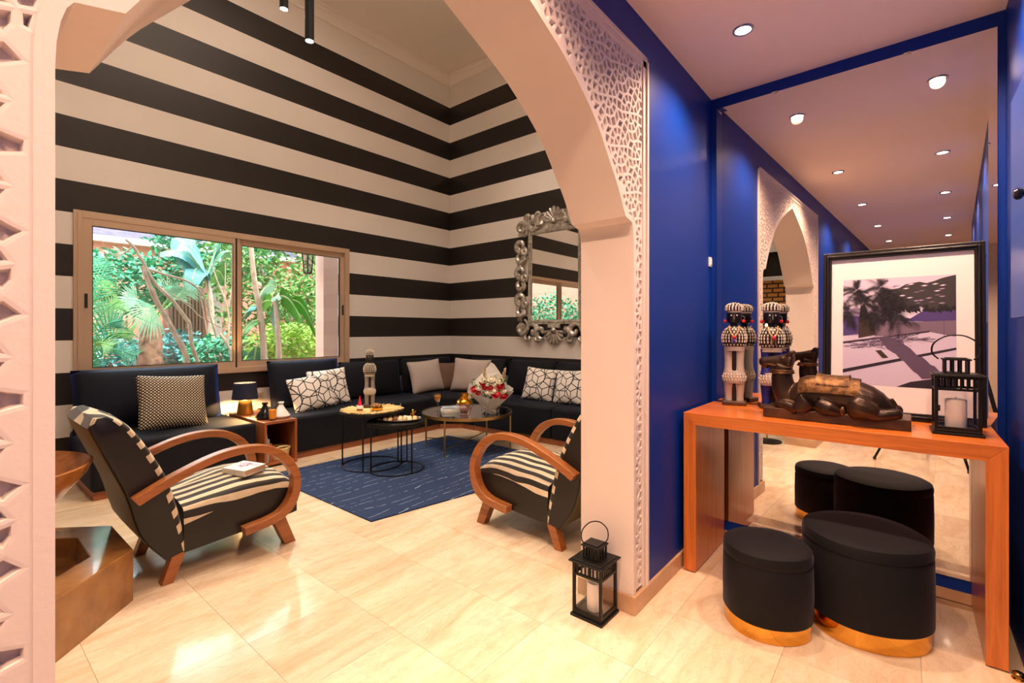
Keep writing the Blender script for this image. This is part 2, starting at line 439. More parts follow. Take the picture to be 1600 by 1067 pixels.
mm.add(vs, [(8, 9, 10, 11)] + [(4 + i, 4 + (i + 1) % 4, 8 + (i + 1) % 4, 8 + i) for i in range(4)] + [(i, (i + 1) % 4, 4 + (i + 1) % 4, 4 + i) for i in range(4)], T=MT)
mm.build('mirror_sheet', MIRROR, mir, False)
for s_ in (.35, .95):
    for z_ in (z0 - .003, z1 - .008): MB().box(s_, s_ + .03, .0, .012, z_, z_ + .011, T=MT).build('clip', SILVER, mir, False)
# living room shell
wx0, wx1, wz0, wz1 = .80, 3.46, .86, 2.345
MBw = MB().box(XLEFT, wx0, YW, YW + .22, 0, CEIL_L).box(wx1, XS + .2, YW, YW + .22, 0, CEIL_L).box(wx0, wx1, YW, YW + .22, 0, wz0).box(wx0, wx1, YW, YW + .22, wz1, CEIL_L)
struct('wall_back', MBw, STRIPE, smooth=False)
struct('wall_living_right', MB().box(XS, XS + .2, YB, YW, 0, CEIL_L), STRIPE, smooth=False)
struct('wall_living_left', MB().box(XLEFT - .2, XLEFT, YA, YW, 0, CEIL_L), WHITE, smooth=False)
struct('wall_living_front', MB().box(XA1, XS + .2, YA, YB, 0, CEIL_L), WHITE, smooth=False)
struct('ceiling_living', MB().box(XLEFT - .2, XS + .2, YA, YW + .2, CEIL_L, CEIL_L + .15), CEIL, smooth=False)
# cornice along the two visible walls
cp = [(0, 0), (.012, 0), (.015, .03), (.03, .05), (.05, .075), (.075, .09), (.08, .12), (.10, .125), (.10, .15), (0, .15)]
struct('trim_2', MB().prism([(YW - a, CEIL_L - .15 + b) for a, b in cp], 0, XLEFT, XS).prism([(XS - a, CEIL_L - .15 + b) for a, b in cp], 1, YB, YW), CEIL, smooth=30)
# light switch on the blue wall
sw = thing('light_switch', 'small white light switch plate on the cobalt blue wall', 'switch', (0, 0, 0))
p = aty(1113, 411, .966); p.x = 3.125
MB().box(p.x - .022, p.x + .022, .957, .966, p.z - .03, p.z + .03).build('plate', WHT, sw, False, bevel=.002)
MB().box(p.x - .012, p.x + .012, .953, .957, p.z - .018, p.z + .018).build('rocker', WHT, sw, False)
for px, py, lb in ((578, 549, 'beige power socket on the striped wall between window and corner'), (406, 618, 'cream power socket on the wall behind the small gold table lamp')):
    p = aty(px, py, YW)
    so = thing('power_socket', lb, 'socket', (p.x, YW, p.z))
    MB().box(-.042, .042, -.01, 0, -.042, .042).build('plate', M('socket_plastic', 'd9c3ab', .4), so, False, bevel=.004)
    MB().lathe([(.02, 0), (.02, .004)], 16, T=Matrix.Translation((0, -.010, 0)) @ Matrix.Rotation(R(90), 4, 'X')).build('socket_face', M('socket_face', 'b9a28b', .5), so)
# ------------------------------------------------------------------ ceiling downlights
def downlight(x, y, z, label, power, group, spot=R(140), colr=(1, .64, .44)):
    t = thing('ceiling_downlight', label, 'downlight', (x, y, z), 0, group)
    MB().lathe([(.034, -.001), (.036, -.006), (.047, -.006), (.05, 0), (.05, .002)], 28, caps=False).build('trim_ring', M('ring_chrome', 'cfc8c0', .25, .9) if 'ring_chrome' not in bpy.data.materials else bpy.data.materials['ring_chrome'], t)
    MB().lathe([(.035, -.003), (.0001, -.0035)], 24, caps=False).build('lens', WARMLED, t)
    l = bpy.data.lights.new('downlight_lamp', 'SPOT'); l.energy = power; l.spot_size = spot; l.spot_blend = .7; l.shadow_soft_size = .035; l.color = colr
    o = bpy.data.objects.new('downlight_lamp', l); COL.objects.link(o); o.parent = t; o.location = (0, 0, -.02)
    return t
ORD = ('first', 'second', 'third', 'fourth', 'fifth')
for k, x in enumerate((2.52, .95, -.6, -2.15, -3.7)):
    for y, rw in ((.62, 'beside the arch wall'), (-.1, 'beside the cupboard wall')):
        downlight(x, y, CEIL_F, 'recessed foyer spotlight in the row %s, %s from the mirror wall' % (rw, ORD[k]), 78, 'recessed foyer ceiling spotlights')
for x, y, lb in ((.6, 2.2, 'near the arch above the fountain'), (2.1, 2.0, 'just inside the arch'), (3.6, 2.0, 'behind the arch pillar'), (.6, 3.9, 'above the short sofa section'), (3.9, 3.6, 'above the glass coffee table'), (2.6, 3.2, 'above the rug')):  # out-of-view fill lamps added to brighten the living room
    downlight(x, y, CEIL_L, 'added unseen fill spotlight in the high living room ceiling ' + lb, 95, 'added unseen living room fill spotlights', R(95), (1, .81, .66))
# ------------------------------------------------------------------ window
win = thing('window_1', None, None); win['kind'] = 'structure'
def rect_frame(x0, x1, z0, z1, t, y0, y1):
    return MB().box(x0, x0 + t, y0, y1, z0, z1).box(x1 - t, x1, y0, y1, z0, z1).box(x0 + t, x1 - t, y0, y1, z0, z0 + t).box(x0 + t, x1 - t, y0, y1, z1 - t, z1)
rect_frame(.778, 3.482, .835, 2.37, .06, YW - .022, YW).build('architrave', ALU, win, False, bevel=.003)
rect_frame(.805, 3.455, .862, 2.342, .035, YW - .03, YW + .07).build('window_frame', ALU, win, False, bevel=.002)
for (a, b, y, lx) in ((.838, 2.135, YW - .012, .862), (2.105, 3.424, YW + .022, 3.40)):
    sa = rect_frame(a, b, .895, 2.31, .072 if a < 1 else .068, y - .012, y + .012).build('sash', ALU, win, False, bevel=.002)
    MB().box(a + .07, b - .066, y - .003, y + .003, .965, 2.24).build('pane', WGLASS, sa, False)
    rect_frame(a + .066, b - .062, .961, 2.244, .006, y - .0125, y + .0125).build('gasket', RUBBER, sa, False)
    MB().box(lx - .011, lx + .011, y - .022, y - .012, 1.50, 1.63).build('latch', RUBBER, sa, False, bevel=.003)
MB().box(2.095, 2.112, YW - .027, YW - .018, .893, 2.312).build('meeting_strip', RUBBER, win, False)
MB().box(.82, 3.44, YW - .03, YW + .02, .84, .868).build('sill', ALU, win, False, bevel=.002)
# ------------------------------------------------------------------ sofa sections
def seat_block(name, poly, z0, z1, parent):
    return MB().prism(poly, 2, z0, z1).build(name, VELVET, parent, 30, bevel=.035, seg=4)
def plinth(poly, parent):
    return MB().prism(poly, 2, 0.0, .062).build('plinth', WALNUT, parent, False)
def cushion_mesh(name, w, h, t, mat, n=24, pinch=.07, seam=None, wr=.0, seed=0):
    rnd = random.Random(seed); ph = [rnd.random() * 6 for _ in range(6)]
    mb = MB()
    for sg in (1, -1):
        def fn(a, b):
            u, v = a * 2 - 1, b * 2 - 1
            x = w / 2 * u * (1 - pinch * (1 - v * v)); z = h / 2 * v * (1 - pinch * (1 - u * u))
            e = max(0, (1 - abs(u) ** 2.6)) ** .55 * max(0, (1 - abs(v) ** 2.6)) ** .55
            d = t / 2 * e * (1 + wr * math.sin(5 * u + ph[0]) * math.sin(4 * v + ph[1]) + wr * .6 * math.sin(9 * u * v + ph[2]))
            return (x, -sg * d, z)
        mb.grid(fn, n, n)
    me = mb.mesh(name, mat, False)
    bm = bmesh.new(); bm.from_mesh(me); bmesh.ops.remove_doubles(bm, verts=bm.verts, dist=1e-4); bmesh.ops.recalc_face_normals(bm, faces=bm.faces); bm.to_mesh(me); bm.free()
    me.shade_smooth(); return me
def pillow(name, label, cat, w, h, t, mat, loc, rot, group=None, pinch=.06, wr=.05, seed=0):
    """a loose cushion: loc is its bottom centre"""
    me = cushion_mesh(name, w, h, t, mat, pinch=pinch, wr=wr, seed=seed)
    me.transform(Matrix.Translation((0, 0, h / 2)))
    o = link(name, me, None, loc, rot); tag(o, label, cat, group); return o
def sofa(label, segs, poly, pl):
    t = thing('sofa_section', label, 'sofa', (0, 0, 0), 0, 'low velvet sofa sections round the room')
    plinth(pl, t)
    return t
SZ = .425
s1 = sofa('short black velvet sofa section under the window, left of the walnut side table', 0, None, [(.77, 4.77), (1.93, 4.77), (1.93, 5.66), (.77, 5.66)])
seat_block('seat', [(.75, 4.74), (1.945, 4.74), (1.945, 5.66), (.75, 5.66)], .062, SZ, s1)
s2 = sofa('long black velvet sofa section under the window, right of the walnut side table', 0, None, [(2.31, 4.77), (4.25, 4.77), (4.25, 5.66), (2.31, 5.66)])
for a, b in ((2.30, 3.27), (3.272, 4.26)):
    seat_block('seat', [(a, 4.74), (b, 4.74), (b, 5.66), (a, 5.66)], .062, SZ, s2)
s3 = sofa('black velvet corner sofa section with a cut front corner', 0, None, [(4.26, 4.77), (4.48, 4.57), (4.48, 4.36), (5.27, 4.36), (5.27, 5.66), (4.26, 5.66)])
seat_block('seat', [(4.262, 4.74), (4.45, 4.56), (4.45, 4.352), (5.27, 4.352), (5.27, 5.66), (4.262, 5.66)], .062, SZ, s3)
s4 = sofa('long black velvet sofa section against the wall under the silver mirror', 0, None, [(4.48, 1.9), (5.27, 1.9), (5.27, 4.35), (4.48, 4.35)])
for a, b in ((1.88, 3.115), (3.117, 4.35)):
    seat_block('seat', [(4.45, a), (5.27, a), (5.27, b), (4.45, b)], .062, SZ, s4)
# back bolsters (parts of the sofa sections)
def bolster(parent, w, h, t, loc, rz, mat=VELVET, seed=0, lean=12):
    me = cushion_mesh('back_cushion', w, h, t, mat, n=16, pinch=.015, wr=.04, seed=seed)
    me.transform(Matrix.Translation((0, 0, h / 2)))
    o = link('back_cushion', me, parent, loc); o.rotation_euler = (R(-lean), 0, rz); return o
bolster(s1, 1.14, .56, .22, (1.31, 5.42, SZ - .02), 0, NAVYV, 1)
bolster(s2, .86, .56, .22, (2.80, 5.42, SZ - .02), 0, NAVYV, 2)
bolster(s2, .92, .50, .20, (3.72, 5.45, SZ - .02), 0, VELVET, 3)
bolster(s3, .98, .50, .20, (4.70, 5.47, SZ - .02), 0, VELVET, 4)
bolster(s3, .74, .50, .20, (5.10, 4.78, SZ - .02), R(-90), VELVET, 5)
for k, y in enumerate((3.95, 3.15, 2.35)): bolster(s4, .79, .50, .20, (5.10, y, SZ - .02), R(-90), VELVET, 6 + k)
# ------------------------------------------------------------------ loose cushions
def hexline(t, v, scale, off, wdt, rot=0):
    """mask of a hexagon net"""
    q = t.mp(v, (scale, scale, scale), off, (0, 0, rot))
    q = t.vm('MULTIPLY', q, (1, 1, 0)).outputs[0]
    def cell(o_):
        a = t.vm('ADD', q, o_).outputs[0]
        a = t.vm('SUBTRACT', t.vm('WRAP', a, None).outputs[0], (0, 0, 0)) if False else a
        d = t.vm('DIVIDE', a, (1, 1.7320508, 1)).outputs[0]
        fr = t.vm('FRACTION', d).outputs[0]
        return t.vm('MULTIPLY', t.vm('SUBTRACT', fr, (.5, .5, 0)).outputs[0], (1, 1.7320508, 0)).outputs[0]
    a, b = cell((0, 0, 0)), cell((.5, .8660254, 0))
    la, lb = t.vm('LENGTH', a).outputs['Value'], t.vm('LENGTH', b).outputs['Value']
    sel = t.math('LESS_THAN', la, lb)
    x = t.n('Mix', data_type='VECTOR'); t.put(x, 0, sel); t.put(x, 4, b); t.put(x, 5, a); g = t.vm('ABSOLUTE', x.outputs[1]).outputs[0]
    dd = t.math('MAXIMUM', t.vm('DOT_PRODUCT', g, (.5, .8660254, 0)).outputs['Value'], t.sep(g)[0])
    return t.math('GREATER_THAN', dd, .5 - wdt)
def m_geo():
    t = NT('geometric_print'); o = t.obj(); sx = t.sep(o); v = t.n('CombineXYZ', {0: sx[0], 1: sx[2], 2: 0.0}).outputs[0]
    a = hexline(t, v, 6.0, (0, 0, 0), .030)
    b = hexline(t, v, 6.0, (.5, .29, 0), .030)
    c = hexline(t, v, 3.46, (.2, .1, 0), .018, R(30))
    mk = t.math('MAXIMUM', a, t.math('MAXIMUM', t.math('MULTIPLY', b, 1), c))
    t.p(base=t.mix(mk, hx('e4dcd2'), hx('17130f')), rough=.75, normal=t.bump(t.noise(o, 300, 2), .15, .002)); return t.mat
GEO = m_geo()
def m_weave(name, light, dark, sc):
    t = NT(name); o = t.obj(); sx = t.sep(o)
    v = t.n('CombineXYZ', {0: sx[0], 1: sx[2], 2: 0.0}).outputs[0]
    v = t.mp(v, (1, 1, 1), (0, 0, 0), (0, 0, R(3)))
    ss = t.sep(v)
    a = t.math('SINE', t.math('MULTIPLY', ss[0], sc)); b = t.math('SINE', t.math('MULTIPLY', ss[1], sc))
    mk = t.math('GREATER_THAN', t.math('MULTIPLY', t.math('ADD', a, .1), t.math('ADD', b, .1)), .22)
    mk2 = t.math('MAXIMUM', mk, t.math('GREATER_THAN', t.math('ADD', t.math('MULTIPLY', a, -1), t.math('MULTIPLY', b, -1)), 1.5))
    t.p(base=t.mix(mk2, hx(dark), hx(light)), rough=.8, normal=t.bump(t.math('MULTIPLY', a, b), .3, .004)); return t.mat
HOUND = m_weave('woven_check', 'd8c3a4', '17120e', 2 * math.pi / .026)
BROWNW = m_weave('brown_weave', '8a6c5a', '5a4032', 2 * math.pi / .016)
LINEN = M('greige_linen', 'b9aca4', .85, bump=(220, .12))
CW = .03
def on_wall(px, py, Y=None, X=None): return aty(px, py, Y) if Y else atx(px, py, X)
p = aty(270, 664, 5.10); pillow('scatter_cushion', 'large black and cream woven check cushion on the short sofa section', 'cushion', .55, .50, .17, HOUND, (p.x, 5.04, SZ - .004), (R(-20), R(4), R(4)), None, .05, .05, 1)
p = aty(487, 640, 5.1); pillow('scatter_cushion', 'white cushion with black geometric lines, in front of its twin beside the side table', 'cushion', .50, .40, .15, GEO, (2.70, 5.03, SZ - .003), (R(-22), R(-6), R(2)), None, .05, .05, 2)
pillow('scatter_cushion', 'white cushion with black geometric lines, half hidden behind its twin beside the side table', 'cushion', .46, .44, .14, GEO, (2.96, 5.17, SZ - .003), (R(-18), R(-4), R(-8)), None, .05, .05, 3)
pillow('scatter_cushion', 'plain greige linen cushion in the sofa corner, nearer the window', 'cushion', .56, .47, .17, LINEN, (4.49, 5.24, SZ - .004), (R(-16), R(-3), R(-4)), None, .06, .05, 4)
pillow('scatter_cushion', 'brown woven cushion squeezed between two greige cushions in the sofa corner', 'cushion', .42, .42, .12, BROWNW, (4.80, 5.20, SZ - .004), (R(-14), 0, R(-38)), None, .06, .04, 5)
pillow('scatter_cushion', 'plain greige linen cushion in the sofa corner, nearer the silver mirror', 'cushion', .56, .49, .17, LINEN, (4.85, 4.83, SZ - .004), (R(-16), R(3), R(-66)), None, .06, .05, 6)
pillow('scatter_cushion', 'white cushion with black geometric lines under the silver mirror, next to the bouquet', 'cushion', .44, .42, .14, GEO, (4.80, 3.585, SZ - .003), (R(-18), R(4), R(-82)), None, .05, .05, 7)
pillow('scatter_cushion', 'white cushion with black geometric lines under the silver mirror, farther from the bouquet', 'cushion', .44, .42, .14, GEO, (4.78, 3.12, SZ - .003), (R(-18), R(-3), R(-96)), None, .05, .05, 8)
# ------------------------------------------------------------------ walnut side table with open shelf
st = thing('side_table', 'open walnut cube side table between two sofa sections', 'side table', (0, 0, 0))
tx0, tx1, ty0, ty1, tz = 1.975, 2.287, 4.652, 5.50, .43
MB().box(tx0, tx1, ty0, ty1, tz - .022, tz).build('table_top', WALNUT, st, False, bevel=.001)
for a in (tx0, tx1 - .022): MB().box(a, a + .022, ty0, ty1, 0, tz - .022).build('side_panel', WALNUTZ, st, False)
MB().box(tx0 + .022, tx1 - .022, ty0, ty1, .02, .04).build('bottom_shelf', WALNUT, st, False)
MB().box(tx0 + .022, tx1 - .022, ty1 - .012, ty1, .04, tz - .022).build('back_panel', WALNUT, st, False)
bookcols = ['e4dccb', '8b8a86', 'c95a2a', '3a5a78']
for k, (x, hgt, c, lb) in enumerate(((2.003, .27, 'e4dccb', 'tall cream book standing in the walnut side table'), (2.024, .22, '9a9a94', 'slim grey book standing in the walnut side table'), (2.048, .17, 'cc5a26', 'orange book standing in the walnut side table'))):
    b = thing('book', lb, 'book', (x, 4.70, .0405))
    MB().box(0, .018, 0, .13, 0, hgt).build('cover', M('book_%d' % k, c, .6), b, False)
    MB().box(.002, .016, .004, .133, .003, hgt - .003).build('pages', CREAM, b, False)
bk = thing('basket', 'low straw basket on the shelf of the walnut side table', 'basket', (2.165, 4.80, .04))
wv = MB()
for i in range(9): wv.tube([(.088 * math.cos(a) * (1 + .025 * i), .10 * math.sin(a) * (1 + .02 * i), .008 + .012 * i) for a in [2 * math.pi * k / 28 for k in range(28)]], .0075, 6, 0, True)
wv.lathe([(.088, .002), (.0001, .002)], 24, sy=1.1, caps=False)
wv.build('weave', STRAW, bk)
MB().tube([(-.08, -.06, .10), (-.02, -.10, .13), (.07, -.07, .115)], .01, 6).build('handle', STRAW, bk)
# table lamp
p = atz(381, 642, tz); lp = thing('table_lamp', 'small gold table lamp with dark blue shade on the walnut side table', 'lamp', (2.055, 5.30, tz)); lp.scale = (1.22,) * 3
MB().lathe([(.040, 0), (.062, .004), (.064, .012), (.055, .075), (.047, .115), (.040, .122), (.012, .125), (.008, .128), (.0001, .128)], 32).build('base', M('lamp_gold', 'c98f3a', .35, .85), lp)
MB().lathe([(.101, .132), (.085, .268), (.083, .268), (.099, .132)], 40, caps=False).build('lamp_shade', M('lamp_shade_navy', '101a33', .7), lp)
MB().ball((0, 0, .205), .02, 12, 8).build('bulb', M_emit('lamp_bulb', 'ffd08a', 30), lp)
MB().tube(spline([(-.055, .02, .006), (-.12, .05, .004), (-.11, .12, .004), (-.045, .17, .004)], 12), .003, 6).build('cord', RUBBER, lp)
l = bpy.data.lights.new('lamp_light', 'POINT'); l.energy = 34; l.color = (1, .56, .20); l.shadow_soft_size = .015
o = bpy.data.objects.new('lamp_light', l); COL.objects.link(o); o.parent = lp; o.location = (0, 0, .160)
# tajines and juice
def tajine(loc, mat, label):
    t = thing('tajine', label, 'tajine', loc); t.scale = (1.5, 1.5, 1.3)
    MB().lathe([(.036, 0), (.05, .004), (.058, .018), (.056, .022), (.0001, .022)], 28).build('dish', mat, t)
    MB().lathe([(.052, .022), (.050, .03), (.030, .062), (.016, .092), (.012, .104), (.019, .114), (.018, .122), (.0001, .124)], 28).build('lid', mat, t)
tajine((2.075, 4.88, tz), BLKC, 'small black tajine pot on the side table behind the juice glass')
tajine((2.205, 4.82, tz), WHT, 'small white tajine pot on the walnut side table')
tg = thing('juice_tumbler', 'straight tumbler of orange juice on the walnut side table', 'glass', (2.09, 4.745, tz)); tg.scale = (1.25,) * 3
MB().lathe([(.027, 0), (.033, .112), (.031, .112), (.0255, .012), (.0001, .012)], 28).build('tumbler', GLASS, tg)
MB().lathe([(.0001, .013), (.0245, .013), (.0285, .082), (.0001, .082)], 28).build('juice', JUICE, tg)
# ------------------------------------------------------------------ rug
def m_rug():
    t = NT('navy_rug'); p_ = t.obj(); n = t.noise(p_, 2.2, 3)
    sx = t.sep(p_)
    wob = t.math('MULTIPLY', t.math('SUBTRACT', t.noise(t.mp(p_, (.8, 2.2, 1)), 1.4, 2), .5), .3)
    lines = t.math('ABSOLUTE', t.math('SUBTRACT', t.math('FRACT', t.math('MULTIPLY', t.math('ADD', sx[1], wob), 9.5)), .5))
    brk = t.math('GREATER_THAN', t.noise(t.mp(p_, (16, 40, 1)), 1, 3), .49)
    ln = t.math('MULTIPLY', t.math('LESS_THAN', lines, .020), brk)
    base = t.mix(t.noise(p_, 60, 4, .7), hx('0e1c38'), hx('1c345c'))
    t.p(base=t.mix(ln, base, hx('aab4bf')), rough=.95, sheen=.25, sheent=hx('5a78b0'), normal=t.bump(t.noise(p_, 220, 3), .6, .004)); return t.mat
rug = MB().prism([(1.885, 2.80), (4.03, 2.46), (4.03, 4.36), (1.885, 4.42)], 2, .0, .010).build('rug', m_rug(), None, False, bevel=.003)
tag(rug, 'navy blue rug with thin broken white lines under the coffee tables', 'rug')
RZ = .010
# ------------------------------------------------------------------ nesting tables
def ring(c, r, z, tr, n=48): return [(c[0] + r * math.cos(2 * math.pi * k / n), c[1] + r * math.sin(2 * math.pi * k / n), z) for k in range(n)]
def nest(label, c, r, zt, angs, lip):
    t = thing('nesting_table', label, 'coffee table', (c[0], c[1], RZ), 0, 'black round nesting tables')
    MB().lathe([(r - .01, zt - RZ - .022), (r, zt - RZ - .018), (r, zt - RZ + lip), (r - .006, zt - RZ + lip), (r - .006, zt - RZ), (.0001, zt - RZ)], 56).build('table_top', [BLACK], t)
    MB().tube(ring((0, 0), r - .02, .006, 0), .006, 8, 0, True).build('floor_ring', BLACK, t)
    for a in angs: MB().tube([((r - .02) * math.cos(a), (r - .02) * math.sin(a), .006), ((r - .02) * math.cos(a), (r - .02) * math.sin(a), zt - RZ - .02)], .007, 8).build('leg', BLACK, t)
    return t
B1 = Vector((2.69, 3.98)); B2 = Vector((2.745, 3.67))
ang = lambda c, p: math.atan2(p[1] - c[1], p[0] - c[0])
# legs measured on the floor
nest('taller black round nesting table carrying a straw mat', B1, .295, .535, [ang(B1, atz(550, 728)), ang(B1, atz(562, 745)), ang(B1, atz(621, 730)) + .5], .0)
nest('lower black round nesting table carrying a pastry tray', B2, .265, .455, [ang(B2, atz(578, 742)), ang(B2, atz(647, 744)), ang(B2, atz(622, 722)), ang(B2, atz(630, 727))], .008)
# straw mat with ragged fringe
mt = MB().lathe([(.0001, 0), (.25, 0), (.25, .006), (.0001, .007)], 40)
rs = random.Random(3)
for k in range(190):
    a = rs.random() * 6.283; r0 = .10 + rs.random() * .12; r1 = .262 + rs.random() * .03; z0_ = .006 + rs.random() * .006
    mt.tube([(r0 * math.cos(a), r0 * math.sin(a), z0_), (r1 * math.cos(a + rs.uniform(-.08, .08)), r1 * math.sin(a + rs.uniform(-.08, .08)), z0_ + rs.uniform(-.006, .008))], .0032, 4)
o = mt.build('straw_mat', STRAW, None, loc=(B1.x, B1.y, .536)); tag(o, 'round straw mat with ragged fringe on the taller nesting table', 'mat')
# little red cone pot, gilt bowl
p = atz(568, 641, .545)
cp_ = thing('cone_pot', 'little red cone pot on a striped base on the straw mat', 'ornament', (2.535, 3.945, .549))
MB().lathe([(.026, 0), (.028, .02), (.0001, .02)], 20).build('base', M('pot_brown', '9a6a38', .5), cp_)
MB().lathe([(.029, .02), (.033, .026), (.029, .032), (.03, .038), (.022, .05), (.0001, .05)], 20).build('striped_band', M('pot_cream', 'e8e0d2', .5), cp_)
MB().lathe([(.02, .05), (.013, .085), (.008, .11), (.006, .135), (.0001, .138)], 20).build('cone', M('pot_red', 'd9213a', .3), cp_)
gb = thing('gilt_bowl', 'round gilt bowl with lid of nuts on the straw mat', 'bowl', (2.655, 3.855, .549))
MB().lathe([(.038, 0), (.055, .006), (.06, .025), (.056, .028), (.0001, .028)], 28).build('bowl', GOLD, gb)
nb = MB(); rs = random.Random(5)
for k in range(16):
    a = 2.4 * k; r_ = .011 * math.sqrt(k); nb.ball((r_ * math.cos(a), r_ * math.sin(a), .034 + .02 * (1 - k / 16)), .015, 8, 6)
nb.build('nuts', M('nut_gilt', '9a6f38', .35, .6), gb)
rg = MB().tube([(.018 * math.cos(a), 0, .018 + .018 * math.sin(a)) for a in [2 * math.pi * k / 20 for k in range(20)]], .003, 6, 0, True).build('napkin_ring', SILVER, None, loc=(2.935, 3.86, .543), rot=(0, 0, R(50)))
tag(rg, 'small silver ring at the edge of the taller nesting table', 'ring')
# pastry tray
tr = thing('pastry_tray', 'oval silver tray on the lower nesting table', 'tray', (2.79, 3.675, .458))
MB().lathe([(.0001, 0), (.185, 0), (.205, .014), (.203, .016), (.184, .004), (.0001, .004)], 40, sy=.62).build('tray', M('tray_silver', 'd5d2cf', .15, 1), tr, rot=(0, 0, R(-40)))
rs = random.Random(9); cols = [M('pastry_a', 'e8c98e', .6), M('pastry_b', 'f1e2c4', .7), M('pastry_c', '7a4a28', .6), M('pastry_d', 'd9b0a8', .6)]
names = ['golden', 'cream white', 'brown', 'pinkish']
for k in range(14):
    u = -.135 + .27 * (k % 7) / 6; v = -.035 + .07 * (k // 7)
    x = 2.79 + u * math.cos(R(-40)) - v * math.sin(R(-40)); y = 3.675 + u * math.sin(R(-40)) + v * math.cos(R(-40)); c = rs.choice((0, 0, 1, 1, 2, 3))
    s_ = rs.uniform(.9, 1.15)
    o = MB().lathe([(.017 * s_, 0), (.0215 * s_, .006), (.0215 * s_, .016), (.014 * s_, .026 * s_), (.0001, .029 * s_)], 14, sy=.85).build('pastry', cols[c], None, loc=(x, y, .4622), rot=(0, 0, rs.random() * 3))
    tag(o, '%s pastry on the oval silver tray' % names[c], 'pastry', '%s pastries on the tray' % names[c])
fg = thing('gold_figurine', 'tiny gold figurine standing behind the pastry tray', 'figurine', (2.945, 3.68, .458))
MB().lathe([(.02, 0), (.022, .006), (.012, .014), (.016, .035), (.013, .052), (.007, .06), (.012, .072), (.0001, .084)], 14).build('body', GOLD, fg)
MB().tube([(.012, 0, .045), (.03, 0, .052), (.034, 0, .066)], .005, 6).tube([(-.012, 0, .045), (-.028, 0, .04), (-.03, 0, .028)], .005, 6).build('arm', GOLD, fg)
# ------------------------------------------------------------------ oval gold and glass coffee table
gc = Vector((3.76, 3.75)); gzt = .412
LG = [Vector((3.53, 4.16)), Vector((3.32, 3.62)), Vector((4.19, 3.88)), Vector((3.98, 3.34))]
gct = sum(LG, Vector((0, 0))) / 4
gt = thing('glass_coffee_table', 'round glass coffee table with slim gold rim and legs', 'coffee table', (gct.x, gct.y, RZ))
GR = .495
MB().lathe([(GR - .012, gzt - RZ - .028), (GR, gzt - RZ - .028), (GR, gzt - RZ + .002), (GR - .012, gzt - RZ + .002)], 72, caps=False).build('rim', BRASS, gt)
MB().lathe([(.0001, gzt - RZ - .01), (GR - .012, gzt - RZ - .01), (GR - .012, gzt - RZ - .002), (.0001, gzt - RZ - .002)], 72).build('glass_top', M('smoked_glass', '23262c', .03, 0, spec=.8, coat=.5), gt)
for q in LG:
    d = q - gct; d = d.normalized() * (GR - .012)
    MB().tube([(d.x, d.y, 0), (d.x, d.y, gzt - RZ - .02)], .0095, 8).build('leg', BRASS, gt)
for a, b in ((0, 3), (1, 2)):
    da = (LG[a] - gct).normalized() * (GR - .012); db = (LG[b] - gct).normalized() * (GR - .012)
    MB().tube([(da.x, da.y, .085), (db.x, db.y, .085)], .006, 8).build('stretcher', BRASS, gt)
GZ = gzt - .002 + .0
# wine glass of juice
wg = thing('wine_glass', 'stemmed glass of orange juice on the glass coffee table', 'glass', (3.56, 4.02, GZ))
MB().lathe([(.034, 0), (.033, .003), (.005, .008), (.004, .08), (.012, .092), (.036, .125), (.042, .155), (.038, .19), (.0365, .19), (.040, .155), (.034, .127), (.010, .096), (.0001, .094)], 30).build('glass', M_glass('stemware', 'f4f4f4', 2.5), wg)
MB().lathe([(.0001, .097), (.010, .098), (.033, .128), (.0385, .155), (.038, .164), (.0001, .164)], 30).build('juice', JUICE, wg)
# magazines
for k, (z_, rz, c, lb) in enumerate(((0, 12, 'e9e4dc', 'thick pale magazine lying under another on the glass coffee table'), (.0225, 3, '4a6a8c', 'blue and white magazine lying on top of a paler one on the glass table'))):
    b = thing('magazine', lb, 'magazine', (3.66, 3.86, GZ + z_), R(rz - 40))
    MB().box(-.13, .13, -.09, .09, 0, .018).build('pages', CREAM, b, False)
    MB().box(-.131, .131, -.091, .091, .018, .0215).build('cover', M('mag_%d' % k, c, .3, var=(18, 'dfe6ea')), b, False)
# vase
vs_ = thing('vase', 'pink glass vase with mirror gold shoulders and neck on the glass coffee table', 'vase', (3.585, 3.625, GZ))
MB().lathe([(.0001, .002), (.052, .002), (.062, .02), (.082, .08), (.088, .115)], 44, caps=False).build('glass_body', M_glass('pink_glass', 'f9ddd4', 3.2), vs_)
MB().lathe([(.088, .115), (.086, .135), (.07, .158), (.046, .17), (.043, .20), (.045, .225), (.042, .225), (.040, .2), (.043, .172), (.066, .154), (.082, .133), (.084, .116)], 44, caps=False).build('gold_shoulder', M('vase_gold', 'e2a13a', .12, 1), vs_)
# bouquet
bq = thing('bouquet', 'wrapped bouquet of red and white flowers in a clear bowl on the glass table', 'bouquet', (3.83, 3.475, GZ)); bq.scale = (1.25,) * 3
MB().lathe([(.0001, .003), (.075, .003), (.078, .02), (.078, .085), (.075, .085), (.074, .012), (.0001, .01)], 32).build('glass_bowl', M_glass('bowl_glass', 'ffffff', 1.6), bq)
PAP = M('wrap_paper', 'ded9d0', .75, bump=(30, .2))
def cone(n_, r0, r1, h0, h1, ph, amp, tilt=0):
    rings = []
    for i in range(7):
        u = i / 6
        rings.append([((lerp(r0, r1, u ** .8) * (1 + amp * u * math.sin(n_ * a + ph))) * math.cos(a), (lerp(r0, r1, u ** .8) * (1 + amp * u * math.sin(n_ * a + ph))) * math.sin(a), lerp(h0, h1, u) + amp * .12 * u * math.cos(n_ * a * .5 + ph)) for a in [2 * math.pi * k / 40 for k in range(40)]])
    return rings
